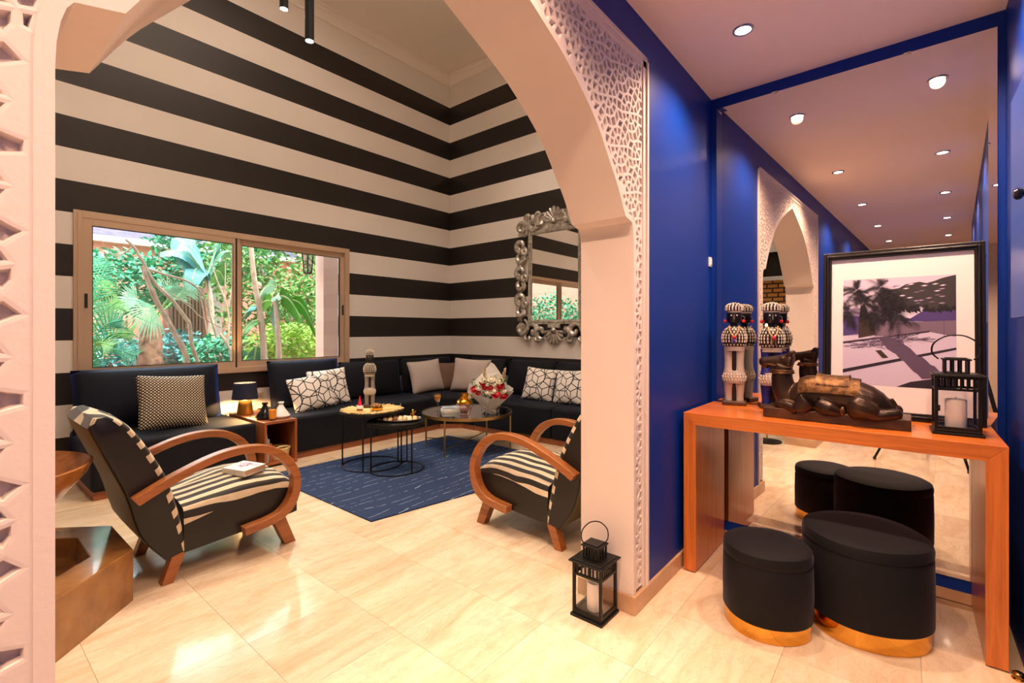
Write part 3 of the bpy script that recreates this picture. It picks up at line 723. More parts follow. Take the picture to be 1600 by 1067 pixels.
MB().loft(cone(5, .03, .17, .02, .17, 0, .22), 0, True, False).loft(cone(7, .032, .06, .03, .01, 1, .2), 0, True, False).build('paper_wrap', PAP, bq)
bk_ = MB()   # tall back sheet of paper
RTv = Vector((RT.x, RT.y, 0)); FWv = Vector((FW.x, FW.y, 0))
def sheet(pts, off, mb):
    c = [RTv * a + FWv * (off + .05 * math.cos(a * 9)) + Vector((0, 0, b)) for a, b in pts]
    n = len(c); mb.add(c + [q + FWv * .002 for q in c], [tuple(range(n)), tuple(range(2 * n - 1, n - 1, -1))] + [(i, (i + 1) % n, n + (i + 1) % n, n + i) for i in range(n)])
sheet([(-.03, .06), (-.17, .16), (-.20, .20), (-.16, .25), (-.08, .33), (-.02, .40), (0, .43), (.03, .41), (.08, .34), (.14, .24), (.17, .18), (.10, .09), (.03, .06)], .07, bk_)
sheet([(-.05, .08), (-.205, .155), (-.185, .25), (-.14, .25), (-.06, .15)], .02, bk_); sheet([(.05, .08), (.17, .14), (.20, .21), (.15, .24), (.08, .15)], .02, bk_)
bk_.build('paper_sheet', PAP, bq, False)
rib = MB().tube([(.05 * math.cos(a), .05 * math.sin(a), .055) for a in [2 * math.pi * k / 24 for k in range(24)]], .007, 6, 0, True, flat=2)
MB_bow = rib.tube(spline([tuple(-FWv * .05 + Vector((0, 0, .055))), tuple(-FWv * .07 - RTv * .06 + Vector((0, 0, .075))), tuple(-FWv * .06 - RTv * .02 + Vector((0, 0, .05))), tuple(-FWv * .075 + RTv * .05 + Vector((0, 0, .02)))], 14), .007, 6)
MB_bow.build('ribbon', M('white_ribbon', 'f2eee8', .4), bq)
def flower(mb, c, r, petals, rs):
    for L_ in range(3):
        for k in range(petals):
            a = 2 * math.pi * (k + .5 * L_) / petals; rr = r * (1 - .28 * L_)
            d = Vector((math.cos(a), math.sin(a), 0)); up = Vector((0, 0, 1)) * (.25 + .4 * L_)
            tip = Vector(c) + (d + up).normalized() * rr; sd = Vector((-math.sin(a), math.cos(a), 0)) * rr * .42
            b0 = Vector(c) + d * rr * .1 ; mid = Vector(c) + (d * .7 + up * .3).normalized() * rr * .75
            mb.add([b0, mid + sd, tip + sd * .5 + Vector((0, 0, rr * .06)), tip - sd * .5 + Vector((0, 0, rr * .06)), mid - sd], [(0, 1, 2, 3, 4)])
    mb.ball(c, r * .5, 8, 6)
REDF = M('red_petal', 'c01a28', .5); WHF = M('ivory_petal', 'efe4cc', .6); GRN = M('leaf_green', '3f5a24', .5)
fl_red = [(-.135, .225, .038), (-.065, .275, .03), (-.045, .24, .028), (.0, .24, .03), (.085, .255, .045), (.065, .185, .062), (.115, .175, .045), (-.10, .195, .026)]
fl_wh = [(.01, .31, .04), (-.06, .30, .034), (.08, .295, .04), (-.10, .24, .03), (.035, .215, .04), (.11, .215, .034), (-.145, .175, .03), (-.185, .165, .03), (-.02, .205, .03), (.04, .27, .03), (-.02, .27, .026), (-.09, .265, .022)]
for lst, mt_, nm in ((fl_red, REDF, 'red_flower'), (fl_wh, WHF, 'ivory_flower')):
    for k, (a, b, r_) in enumerate(lst):
        rs = random.Random(k); mb = MB()
        c = RTv * a - FWv * (.03 + .05 * (1 - (b - .15) / .2)) + Vector((0, 0, b - .02))
        flower(mb, (0, 0, 0), r_ * .92, 11, rs)
        q = mb.build(nm, mt_, bq, False, loc=c); q.rotation_euler = Vector((0, 0, 1)).rotation_difference((-FWv * .8 + Vector((0, 0, .7))).normalized()).to_euler()
lf = MB(); rs = random.Random(11)
for k in range(150):
    c = RTv * rs.uniform(-.15, .14) - FWv * rs.uniform(-.02, .07) + Vector((0, 0, rs.uniform(.11, .29)))
    d = Vector((rs.uniform(-1, 1), rs.uniform(-1, 1), rs.uniform(-.2, 1))).normalized(); sd = d.orthogonal().normalized() * .009; L_ = rs.uniform(.025, .05)
    lf.add([c, c + d * L_ * .5 + sd, c + d * L_, c + d * L_ * .5 - sd], [(0, 1, 2, 3)])
tag(lf.build('foliage', GRN, bq, False), kind='stuff')
for sx_, top in ((-.055, .40), (.13, .39)):
    pm = MB(); rs = random.Random(21)
    base = RTv * (sx_ * .6) + FWv * .03 + Vector((0, 0, .14)); tipv = RTv * sx_ + FWv * .03 + Vector((0, 0, top))
    pm.tube([base, tipv], .0025, 5)
    for k in range(120):
        u = rs.uniform(.4, 1); c = base.lerp(tipv, u); d = (tipv - base).normalized() * .6 + Vector((rs.uniform(-1, 1), rs.uniform(-1, 1), rs.uniform(-.3, .5)))
        d.normalize(); L_ = .042 * (1.25 - u); sd = d.orthogonal().normalized() * .005
        pm.add([c, c + d * L_ * .6 + sd, c + d * L_, c + d * L_ * .6 - sd], [(0, 1, 2, 3)])
    pm.build('pampas_plume', M('pampas', 'd9bd94', .8), bq, False)
# ------------------------------------------------------------------ armchairs
def m_zebra(name, axis, freq, warp):
    t = NT(name); o = t.obj(); s_ = t.sep(o)
    n = t.noise(t.mp(o, (2.2, 2.2, 2.2)), 1.0, 2, .5)
    v = t.math('ADD', t.math('MULTIPLY', s_[axis], freq), t.math('MULTIPLY', t.math('SUBTRACT', n, .5), warp))
    if axis == 2: v = t.math('ADD', t.math('SUBTRACT', v, t.math('MULTIPLY', s_[0], freq * .8)), t.math('MULTIPLY', t.math('ABSOLUTE', s_[1]), 16.0))
    else: v = t.math('ADD', v, t.math('MULTIPLY', t.math('MULTIPLY', t.math('SIGN', s_[1]), t.math('SUBTRACT', .40, s_[2])), freq * 1.0))
    mk = t.ramp(t.math('SINE', v), [(.50, (0, 0, 0, 1)), (.56, (1, 1, 1, 1))]) if False else t.math('GREATER_THAN', t.math('SINE', v), .05)
    t.p(base=t.mix(mk, hx('1c1512'), t.mix(t.noise(o, 30, 3), hx('cdb48c'), hx('e6d9bf'))), rough=.65, sheen=.2, normal=t.bump(t.noise(t.mp(o, (60, 400, 400)), 1, 2), .2, .002)); return t.mat
ZSEAT = m_zebra('zebra_hide_seat', 1, 2 * math.pi / .085, 9); ZBACK = m_zebra('zebra_hide_back', 2, 2 * math.pi / .10, 9)
CU = 1.05
def armchair(label, loc, rz):
    t = thing('armchair', label, 'armchair', loc, rz, 'bentwood zebra armchairs')
    HW = .285
    # backrest: side profile swept across the width with soft edges
    bk = spline([(.749, .129, 0), (.645, .277, 0), (.59, .481, 0), (.545, .60, 0), (.487, .743, 0), (.447, .845, 0)], 14)
    fr = spline([(.842, .150, 0), (.819, .302, 0), (.77, .503, 0), (.736, .593, 0), (.686, .695, 0), (.621, .806, 0), (.565, .866, 0)], 14)
    prof = [(q.x - CU, q.y) for q in bk] + [(.475 - CU, .888), (.52 - CU, .892)] + [(q.x - CU, q.y) for q in fr[::-1]]
    n = len(prof); nb_ = len(bk)
    cx = sum(a for a, b in prof) / n; cz_ = sum(b for a, b in prof) / n
    mb = MB(); o0 = 0; st_ = [(-1, .68), (-1, .84), (-.993, .91), (-.97, .965), (-.93, .99), (-.86, 1), (-.5, 1), (0, 1), (.5, 1), (.86, 1), (.93, .99), (.97, .965), (.993, .91), (1, .84), (1, .68)]
    for w_, s_ in st_:
        for k, (a, b) in enumerate(prof):
            # shrink towards the profile's local midline at the outer edges
            j = n - 1 - k; mid = ((a + prof[j][0]) / 2, (b + prof[j][1]) / 2)
            bul = .018 * (1 - w_ ** 2) if k >= nb_ + 2 else 0
            mb.v.append((mid[0] + (a - mid[0]) * s_ + bul, w_ * HW, mid[1] + (b - mid[1]) * s_))
    for i in range(len(st_) - 1):
        for k in range(n):
            k2 = (k + 1) % n
            mb.f.append((i * n + k, i * n + k2, (i + 1) * n + k2, (i + 1) * n + k))
            edge = 1 if (k >= nb_ - 1 and k < n - 1) else (2 if k < nb_ - 1 and 3 <= i <= len(st_) - 5 else 0)
            mb.m.append(edge)
    mb.f.append(tuple(range(n))); mb.m.append(0); mb.f.append(tuple((len(st_) - 1) * n + k for k in range(n))); mb.m.append(0)
    mb.build('backrest', [LEATHER, ZBACK, OLIVE], t, 50)
    # seat: crowned loft
    us = [.83, .90, 1.0, 1.1, 1.2, 1.3, 1.37, 1.41, 1.428]
    top = [.372, .385, .402, .418, .425, .418, .398, .368, .33]; bot = [.140, .143, .150, .157, .165, .174, .180, .184, .188]; zb = [.285, .30, .325, .345, .357, .358, .345, .32, .29]
    mb = MB(); cr = []
    for u, tp, bt, zl in zip(us, top, bot, zb):
        c = [(-HW, bt, 0), (-HW, zl, 0), (-HW + .004, tp - .022, 1), (-HW + .018, tp - .006, 1), (-HW + .05, tp + .004, 1)]
        c += [(w_ * HW, tp + .028 * (1 - (w_) ** 2), 1) for w_ in (-.6, -.3, 0, .3, .6)]
        c += [(HW - .05, tp + .004, 1), (HW - .018, tp - .006, 1), (HW - .004, tp - .022, 1), (HW, zl, 1), (HW, bt, 0)]
        cr.append([(u - CU, y, z) for y, z, _ in c])
    o0 = 0; k = len(cr[0])
    for r_ in cr: mb.v += r_
    for i in range(len(cr) - 1):
        for j in range(k):
            j2 = (j + 1) % k
            mb.f.append((i * k + j, i * k + j2, (i + 1) * k + j2, (i + 1) * k + j)); mb.m.append(1 if 1 <= j < k - 2 else 0)
    mb.f.append(tuple(range(k))); mb.m.append(0); mb.f.append(tuple((len(cr) - 1) * k + j for j in range(k))); mb.m.append(1)
    mb.build('seat', [LEATHER, ZSEAT], t, 50)
    outer = [(.601, .490), (.765, .567), (.948, .632), (1.101, .652), (1.244, .629), (1.355, .552), (1.424, .416), (1.402, .265), (1.303, .180), (1.111, .150)]
    inner = [(.628, .452), (.775, .524), (.948, .589), (1.101, .610), (1.222, .588), (1.318, .520), (1.378, .410), (1.355, .295), (1.275, .222), (1.10, .196)]
    so = spline([(a, b, 0) for a, b in outer], 44); si = spline([(a, b, 0) for a, b in inner], 44)
    for sg in (-1, 1):
        y0, y1 = sg * (HW + .001), sg * (HW + .062)
        mb = MB(); mb.loft([[(p.x - CU, y0, p.y), (p.x - CU, y1, p.y), (q.x - CU, y1, q.y), (q.x - CU, y0, q.y)] for p, q in zip(so, si)])
        mb.build('arm', TEAK, t, 40, bevel=.004)
        for ft, tp in ((((.732, .0), (.785, .0)), ((.80, .20), (.865, .20))), (((1.36, .0), (1.425, .0)), ((1.27, .20), (1.35, .20)))):
            a, b = ft; c, d = tp
            lo, hi = sorted((sg * (HW - .062), sg * (HW - .004)))
            mb = MB().prism([(a[0] - CU, a[1]), (b[0] - CU, b[1]), (d[0] - CU, d[1]), (c[0] - CU, c[1])], 1, lo, hi)
            mb.build('leg', TEAK, t, False, bevel=.003)
    return t
armchair('bentwood armchair with zebra hide seat, a white book lying on it', (CU, 3.195, 0), 0)
armchair('bentwood armchair with zebra hide seat beside the pale arch pillar, empty', (2.625, CU + .83, 0), R(90))
# book on the near armchair
b = thing('paperback_book', 'thick white paperback with pink floral cover on the zebra armchair seat', 'book', (1.195, 3.09, .4510), R(14))
b.rotation_euler = (R(-1.5), R(-4), R(14))
MB().box(-.067, .067, -.100, .100, 0, .030).build('pages', M('page_edges', 'c9a98c', .8, bump=(300, .3)), b, False)
MB().box(-.069, .069, -.102, .102, .030, .032).box(-.069, .069, -.102, .102, -.002, 0).box(-.0705, -.069, -.102, .102, -.002, .032).build('cover', M('book_cover', 'ece9e4', .35), b, False)
fl_ = MB(); rs = random.Random(2)
for k in range(30):
    a, r_ = rs.random() * 6.28, rs.random() ** .6 * .036; c = (.01 + r_ * math.cos(a) * .8, r_ * math.sin(a)); s_ = rs.uniform(.005, .014)
    fl_.prism([(c[0] + s_ * math.cos(q), c[1] + s_ * .7 * math.sin(q)) for q in [2 * math.pi * j / 7 for j in range(7)]], 2, .0320, .0324 + k * 1.5e-5, k % 3)
for k in range(12):
    y_ = -.07 + .14 * (k % 6) / 5; fl_.box(.040 - .018 * (k // 6), .052 - .018 * (k // 6), y_ - .010, y_ + .008, .032, .0323, 1)
fl_.build('cover_print', [M('print_pink', 'e4a5c6', .5), M('print_rose', 'd987ac', .5), M('print_slate', '5f6b86', .5)], b, False)
# ------------------------------------------------------------------ octagonal fountain and bowl
STONE = M('brown_marble', 'a9763f', .16, var=(7, '7d5128'), coat=.4)
ft = thing('fountain_basin', 'octagonal polished brown stone fountain basin on the floor', 'fountain', (.08, 3.095, 0))
oc = lambda r, z, k: (r / math.cos(R(22.5)) * math.cos(R(22.5 + 45 * k)), r / math.cos(R(22.5)) * math.sin(R(22.5 + 45 * k)), z)
MB().loft([[oc(r, z, k) for k in range(8)] for r, z in ((.530, 0), (.530, .243), (.526, .246), (.385, .246), (.382, .242), (.375, .15), (.24, .146), (.236, .142), (.23, .05))], 0, True, True).build('basin', STONE, ft, False)
ped = MB().lathe([(.10, .05), (.085, .09), (.06, .14), (.055, .32), (.075, .38), (.11, .42), (.0001, .42)], 32).build('pedestal', STONE, ft)
bw_ = thing('fountain_bowl', 'wide shallow brown onyx bowl raised above the fountain basin', 'bowl', (.08, 3.095, .42))
MB().lathe([(.06, 0), (.16, .008), (.30, .10), (.395, .215), (.415, .262), (.405, .266), (.37, .225), (.28, .125), (.14, .04), (.0001, .03)], 44).build('bowl', M_wood('onyx', 'b9793f', '8a5226', 0, .25, .25, .4), bw_)
# ------------------------------------------------------------------ lanterns
def lantern(label, loc, rz, ha=0, hw=1):
    t = thing('lantern', label, 'lantern', loc, rz, 'black metal candle lanterns')
    W = .068
    MB().box(-.082, .082, -.082, .082, 0, .012).box(-.074, .074, -.074, .074, .012, .022).build('base', BLACK, t, False, bevel=.002)
    for sx_ in (-1, 1):
        for sy_ in (-1, 1): MB().box(sx_ * W - .006, sx_ * W + .006, sy_ * W - .006, sy_ * W + .006, .022, .248).build('post', BLACK, t, False)
    for k in range(4):
        T = Matrix.Rotation(R(90 * k), 4, 'Z')
        MB().box(-W + .006, W - .006, -W - .005, -W + .005, .022, .034, T=T).build('bottom_rail', BLACK, t, False)
        MB().box(-W + .006, W - .006, -W - .004, -W + .004, .238, .248, T=T).build('top_rail', BLACK, t, False)
        fo = MB().box(-W + .006, W - .006, -W - .005, -W + .005, .188, .198, T=T).build('middle_rail', BLACK, t, False)
        for j in range(6): MB().box(-.05 + .02 * j - .0035, -.05 + .02 * j + .0035, -W - .003, -W + .003, .198, .238, T=T).build('slat', BLACK, fo, False)
        MB().box(-W + .006, W - .006, -W - .001, -W + .001, .034, .188, T=T).build('glass_pane', GLASS, fo, False)
    MB().box(-.088, .088, -.088, .088, .248, .255).box(-.075, .075, -.075, .075, .255, .259).build('roof', BLACK, t, False, bevel=.002)
    MB().box(-.04, .04, -.04, .04, .259, .264).build('cupola_base', BLACK, t, False, bevel=.001)
    MB().box(-.046, .046, -.046, .046, .315, .322).box(-.034, .034, -.034, .034, .322, .326).build('cupola_roof', BLACK, t, False, bevel=.001)
    for k in range(4):
        T = Matrix.Rotation(R(90 * k), 4, 'Z')
        for j in range(4): MB().box(-.038 + .0245 * j - .004 + .0013, -.038 + .0245 * j + .004 + .0013, -.040, -.034, .264, .315, T=T).build('slat', BLACK, t, False)
    MB().tube(spline([(-.045, 0, .318), (-.062, 0, .345), (-.058, 0, .385), (-.03, 0, .415), (0, 0, .423), (.03, 0, .415), (.058, 0, .385), (.062, 0, .345), (.045, 0, .318)], 36), .0028, 8, T=Matrix.Rotation(ha, 4, 'Z') @ Matrix.Diagonal((hw, 1, 1, 1))).build('handle', BLACK, t)
    cd = MB().lathe([(.034, .0225), (.036, .026), (.036, .142), (.033, .147), (.0001, .146)], 28).build('candle', CANDLE, t)
    MB().tube([(0, 0, .146), (.002, 0, .156)], .0012, 5).build('wick', RUBBER, cd)
    MB().box(-W - .012, -W - .004, W - .012, W + .002, .10, .125).build('catch', BLACK, t, False)
    return t
lantern('black metal candle lantern on the marble floor beside the arch pillar', (1.935, 1.108, 0), 0, R(-45))
# ------------------------------------------------------------------ silver mirror
sm = thing('ornate_mirror', 'tall wall mirror in an ornate scrolled silver frame on the striped wall', 'mirror', (XS, 3.635, 2.03))
GA, GB = .372, .584
MB().box(-.016, -.012, -GA - .01, GA + .01, -GB - .01, GB + .01).build('glass', MIRROR, sm, False)
def mold(w0, w1, x0, x1): return [(-GA - w0, GA + w0, -GB - w0, GB + w0, -GA - w1, GA + w1, -GB - w1, GB + w1)]
fr_ = MB()
for q in [(-.020, 0, .022), (-.042, .012, .040), (-.03, .036, .062)]:
    d0, a0, a1 = q
    y0, y1, z0_, z1_ = GA + a0, GA + a1, GB + a0, GB + a1
    fr_.box(d0, -.002, -y1, -y0, -z1_, z1_).box(d0, -.002, y0, y1, -z1_, z1_).box(d0, -.002, -y0, y0, -z1_, -z0_).box(d0, -.002, -y0, y0, z0_, z1_)
fr_.build('inner_moulding', SILVER, sm, False, bevel=.006)
def spiral(c, r0, r1, t0, t1, n=26):
    return [(-.03 - .012 * math.sin(math.pi * i / n), c[0] + lerp(r0, r1, i / n) * math.cos(R(lerp(t0, t1, i / n))), c[1] + lerp(r0, r1, i / n) * math.sin(R(lerp(t0, t1, i / n)))) for i in range(n + 1)]
def scroll(c, r0, r1, t0, t1, w0=.02, w1=.042):
    n = 26; pts = spiral(c, r0, r1, t0, t1, n)
    mb = MB().tube(pts, [lerp(w0, w1, math.sin(math.pi * min(1, i / n * 1.1)) ** .7) for i in range(n + 1)], 8)
    mb.ball(pts[0], w0 * 1.7, 8, 6)
    mb.build('scroll', SILVER, sm)
def fan(c, r, a0, a1, n, name='shell_crest'):
    mb = MB()
    for k in range(n):
        a = R(lerp(a0, a1, k / (n - 1))); L_ = r * (1 - .22 * abs(k - (n - 1) / 2) / (n / 2))
        mb.tube([(-.02, c[0] + q * L_ * math.cos(a), c[1] + q * L_ * math.sin(a)) for q in (.12, .4, .75, .95, 1)], [r * .05, r * .085, r * .125, r * .11, r * .03], 8)
    mb.ball((-.035, c[0], c[1]), r * .22, 10, 8); mb.build(name, SILVER, sm)
for sy_ in (1, -1):
    mz = lambda a: a if sy_ == 1 else 180 - a
    for k in range(3):
        bz = .36 - .37 * k
        scroll((sy_ * .545, bz + .09), .025, .115, mz(200), mz(-160))
        scroll((sy_ * .53, bz - .085), .02, .10, mz(120), mz(430))
        scroll((sy_ * .475, bz - .01), .01, .075, mz(-80), mz(100), .02, .04)
        scroll((sy_ * .49, bz + .01), .012, .06, mz(0), mz(300), .016, .028)
        scroll((sy_ * .60, bz + .03), .012, .05, mz(-60), mz(-330), .014, .024)
        scroll((sy_ * .58, bz - .20), .012, .05, mz(0), mz(270), .014, .024)
    for tz_ in (1, -1):
        my = lambda a: mz(a) if tz_ == 1 else -mz(a)
        scroll((sy_ * .53, tz_ * .69), .025, .115, my(-100), my(250))
        scroll((sy_ * .53, tz_ * .69), .015, .055, my(80), my(330), .016, .03)
        scroll((sy_ * .33, tz_ * .735), .022, .10, my(20), my(330))
        scroll((sy_ * .20, tz_ * .75), .016, .10, my(-160), my(110))
        scroll((sy_ * .42, tz_ * .83), .012, .07, my(200), my(-60), .014, .026)
        scroll((sy_ * .245, tz_ * .84), .012, .06, my(200), my(-60), .014, .026)
fan((0, .735), .20, 8, 172, 9); fan((0, -.735), .20, -8, -172, 9)
MB().box(-.035, -.004, -.10, .10, .64, .70).box(-.035, -.004, -.10, .10, -.70, -.64).build('crest_base', SILVER, sm, False, bevel=.012)
# ------------------------------------------------------------------ pendants
for x, y, z, lb in ((1.60, 3.085, 3.235, 'slim black tube pendant lamp hanging lower than its twin'), (1.585, 3.42, 3.585, 'slim black tube pendant lamp hanging higher than its twin')):
    t = thing('pendant_lamp', lb, 'pendant lamp', (x, y, z))
    MB().lathe([(.029, .0), (.030, .60), (.027, .60), (.026, .0)], 24, caps=False).lathe([(.0001, .60), (.029, .60)], 24, caps=False).build('tube', M('pendant_metal', '3a3c3e', .25, .8) if 'pendant_metal' not in bpy.data.materials else bpy.data.materials['pendant_metal'], t)
    MB().lathe([(.0001, .010), (.026, .012)], 20, caps=False).build('lens', WARMLED, t)
    MB().tube([(0, 0, .60), (0, 0, CEIL_L - z - .02)], .003, 6).build('cable', RUBBER, t)
    MB().lathe([(.0001, CEIL_L - z - .02), (.05, CEIL_L - z - .02), (.05, CEIL_L - z)], 24, caps=False).build('ceiling_rose', BLACK, t)
    l = bpy.data.lights.new('pendant_light', 'SPOT'); l.energy = 60; l.spot_size = R(95); l.spot_blend = .8; l.shadow_soft_size = .025; l.color = (1, .8, .6)
    o = bpy.data.objects.new('pendant_light', l); COL.objects.link(o); o.parent = t; o.location = (0, 0, -.005)
    l = bpy.data.lights.new('added_fill_uplight', 'SPOT'); l.energy = 215; l.spot_size = R(130); l.spot_blend = .8; l.shadow_soft_size = .03; l.color = (1, .82, .68)  # upward fill added above each tube to brighten ceiling and walls
    o = bpy.data.objects.new('added_fill_uplight', l); COL.objects.link(o); o.parent = t; o.location = (0, 0, .63); o.rotation_euler = (R(180), 0, 0)
# ------------------------------------------------------------------ console table
TC = .857
ct = thing('console_table', 'orange wood waterfall console table in front of the huge mirror', 'console table', (0, 0, 0))
cx0, cx1, cy0, cy1, th = 2.595, 3.115, -.296, .938, .064
# mitred corners: top and legs are prisms in the y-z plane
MB().prism([(cy0, TC), (cy1, TC), (cy1 - th, TC - th), (cy0 + th, TC - th)], 0, cx0, cx1).build('table_top', TEAKX, ct, False, bevel=.0015)
MB().prism([(cy1, 0.006), (cy1, TC), (cy1 - th, TC - th), (cy1 - th, 0.006)], 0, cx0, cx1).build('leg_panel', TEAKZ, ct, False, bevel=.0015)
MB().prism([(cy0, 0.006), (cy0, TC), (cy0 + th, TC - th), (cy0 + th, 0.006)], 0, cx0, cx1).build('leg_panel', TEAKZ, ct, False, bevel=.0015)
for y_ in (cy1 - th / 2, cy0 + th / 2): MB().box(cx0 + .01, cx1 - .01, y_ - .02, y_ + .02, 0, .006).build('foot_pad', RUBBER, ct, False)
lantern('black metal candle lantern on the orange wood console table', (2.815, -.160, TC), R(2), R(90), 1.25)
# ------------------------------------------------------------------ shell dolls
SKIN = M('ebony', '17100d', .35); BAND = M('beaded_white', 'b9aa9c', .55, bump=(260, .6)); BAND2 = M('beaded_grey', '8f857c', .55, bump=(260, .6)); COB = M('beaded_cobalt', '17217e', .5, bump=(260, .6)); THREAD = M('brown_cloth', '6a4a3a', .8)
def doll(label, loc, rz, H, skirt, lower, beads, slim=1.0, base=True, group=None):
    t = thing('shell_doll', label, 'doll', loc, rz, group)
    k = H / .60; P = lambda L_: [(r_ * k * slim, z * k) for r_, z in L_]
    if base: MB().box(-.065 * k, .065 * k, -.05 * k, .05 * k, 0, .026 * k).build('base', DARKWOOD, t, False, bevel=.006)
    for sg in (-1, 1):
        MB().lathe(P([(.024, .026), (.023, .05), (.030, .125), (.033, .14)]), 18, (sg * .027 * k * slim, 0, 0)).build('lower_leg', lower, t)
        MB().lathe(P([(.031, .19), (.026, .22), (.025, .26), (.028, .31), (.030, .335)]), 18, (sg * .027 * k * slim, 0, 0)).build('upper_leg', skirt, t)
    MB().box(-.012 * k, .012 * k, -.022 * k, .022 * k, .026 * k, .33 * k).build('core', SKIN, t, False)
    MB().lathe(P([(.0001, .128), (.058, .13), (.062, .15), (.050, .20), (.0001, .205)]), 24, sy=.8).build('ruffle', BAND, t)
    MB().lathe(P([(.0001, .318), (.055, .32), (.056, .345), (.0001, .35)]), 24, sy=.8).build('hip_band', BAND, t)
    MB().lathe(P([(.045, .335), (.064, .36), (.068, .39), (.062, .43), (.035, .462), (.020, .47), (.0001, .47)]), 24, sy=.8).build('torso', SKIN, t)
    MB().lathe(P([(.020, .455), (.019, .50), (.0001, .50)]), 16).build('neck', SKIN, t)
    hd = MB().lathe(P([(.018, .478), (.036, .486), (.041, .505), (.041, .545), (.036, .555), (.0001, .556)]), 20, sy=.9).build('head', SKIN, t)
    for sg in (-1, 1): MB().ball((sg * .015 * k, -.036 * k * slim, .528 * k), .0045 * k, 8, 6).build('eye', SHELL, hd)
    MB().box(-.002 * k, .002 * k, -.041 * k * slim, -.034 * k * slim, .503 * k, .53 * k).build('nose', SILVER, hd, False)
    MB().lathe(P([(.042, .545), (.043, .556), (.0001, .557)]), 20, sy=.95).build('headband', BAND, t)
    MB().lathe(P([(.045, .555), (.047, .57), (.040, .590), (.02, .598), (.0001, .60)]), 20, sy=.95).build('cap', SKIN, t)
    def shells(name, rows, sy_=.8, ss=1):
        mb = MB()
        for r_, z, n_, tilt in rows:
            for j in range(n_):
                a = 2 * math.pi * (j + .5 * (z * 1000 % 2)) / n_
                T = Matrix.Translation((r_ * k * slim * math.cos(a), r_ * k * slim * sy_ * math.sin(a), z * k)) @ Matrix.Rotation(a, 4, 'Z') @ Matrix.Rotation(tilt, 4, 'Y')
                mb.ball((0, 0, 0), .0085 * k * ss, 6, 4, 0, T, (.5, .62, 1.05))
                mb.box(.0035 * k, .0047 * k, -.0008 * k, .0008 * k, -.006 * k * ss, .006 * k * ss, 1, T)
        tag(mb.build(name, [SHELL, SKIN], t, fix=False), kind='stuff')
    shells('torso_shells', [(.060, .358, 20, 0), (.066, .376, 22, 0), (.068, .394, 22, 0), (.066, .412, 22, -.2), (.060, .430, 20, -.4), (.048, .447, 16, -.8), (.034, .458, 12, -1.0)])
    shells('cap_shells', [(.047, .563, 16, 0), (.047, .577, 16, -.2), (.040, .589, 13, -.7), (.026, .597, 9, -1.1), (.010, .601, 4, -1.4)], .95)
    shells('ruffle_shells', [(.062, .148, 22, .1), (.064, .165, 22, 0), (.058, .182, 20, -.3)])
    if beads:
        ps = spline([(-.026 * k, -.03 * k, .468 * k), (-.02 * k, -.056 * k, .43 * k), (0, -.066 * k, .405 * k), (.02 * k, -.056 * k, .43 * k), (.026 * k, -.03 * k, .468 * k)], 16)
        MB().tube(ps, .004 * k, 6).build('necklace', M('straw_cord', 'b8935a', .7) if 'straw_cord' not in bpy.data.materials else bpy.data.materials['straw_cord'], t)
        MB().ball((0, -.068 * k, .40 * k), .011 * k, 10, 8).build('bead', RED, t)
        if beads > 1: MB().ball((0, -.069 * k, .378 * k), .010 * k, 10, 8).build('bead', PURPLE, t)
        else: MB().tube([(-.004 * k, -.068 * k, .39 * k), (-.012 * k, -.067 * k, .355 * k)], .005 * k, 6).tube([(.004 * k, -.068 * k, .39 * k), (.012 * k, -.067 * k, .355 * k)], .005 * k, 6).build('tassel', THREAD, t)
        for sg in (-1, 1):
            MB().tube([(sg * (.043 * k + .012 * k * math.cos(a)), 0, .512 * k + .014 * k * math.sin(a)) for a in [2 * math.pi * j / 16 for j in range(16)]], .0012 * k, 5, 0, True).build('earring', SILVER, t)
            MB().ball((sg * .05 * k, 0, .494 * k), .010 * k, 10, 8).build('ear_bead', RED, t)
    return t
fc = lambda x, y: math.atan2(-y, -x) + R(90)
doll('cowrie shell doll in pale beaded leggings on the console by the blue wall', (3.05, .800, TC), fc(3.05, .8), .605, BAND, BAND, 2)
doll('cowrie shell doll in cobalt beaded leggings behind the camel on the console', (3.05, .60, TC), fc(3.05, .60) + R(10), .600, COB, COB, 1)
doll('tall slim cowrie shell doll standing on the straw mat of the nesting table', (2.735, 4.085, .549), fc(2.7, 4.1), .56, BAND2, BAND2, 0, .95, True)
# ------------------------------------------------------------------ camel statue
CXW = 2.80
def cz(a, b): q = atx(1180 + a / 6.154, 540 + b / 6.154, CXW); return q.y, q.z
UP = .000524
cm = thing('camel_statue', 'bronze lying camel statue with gilt saddle cloth on a dark plinth', 'statue', (CXW, .29, TC))
CO = Vector((CXW, .29, TC))
def cp3(a, b, dx=0): y, z = cz(a, b); return Vector((dx, y - CO.y, z - CO.z))
ybl = atx(1192, 653, 2.715).y; ybr = atx(1424, 676, 2.715).y
MB().box(2.715 - CXW, 2.905 - CXW, ybr - CO.y, ybl - CO.y, 0, .052).build('plinth', DARKWOOD, cm, False, bevel=.004)
ZB = .050
bs = [(300, 420, 85, 55), (400, 350, 130, 70), (500, 305, 155, 78), (620, 300, 170, 84), (760, 310, 172, 86), (900, 322, 172, 86), (1030, 350, 165, 84), (1140, 395, 150, 80), (1240, 460, 120, 68), (1310, 540, 85, 50), (1350, 600, 50, 30)]
rings = []; sect = []
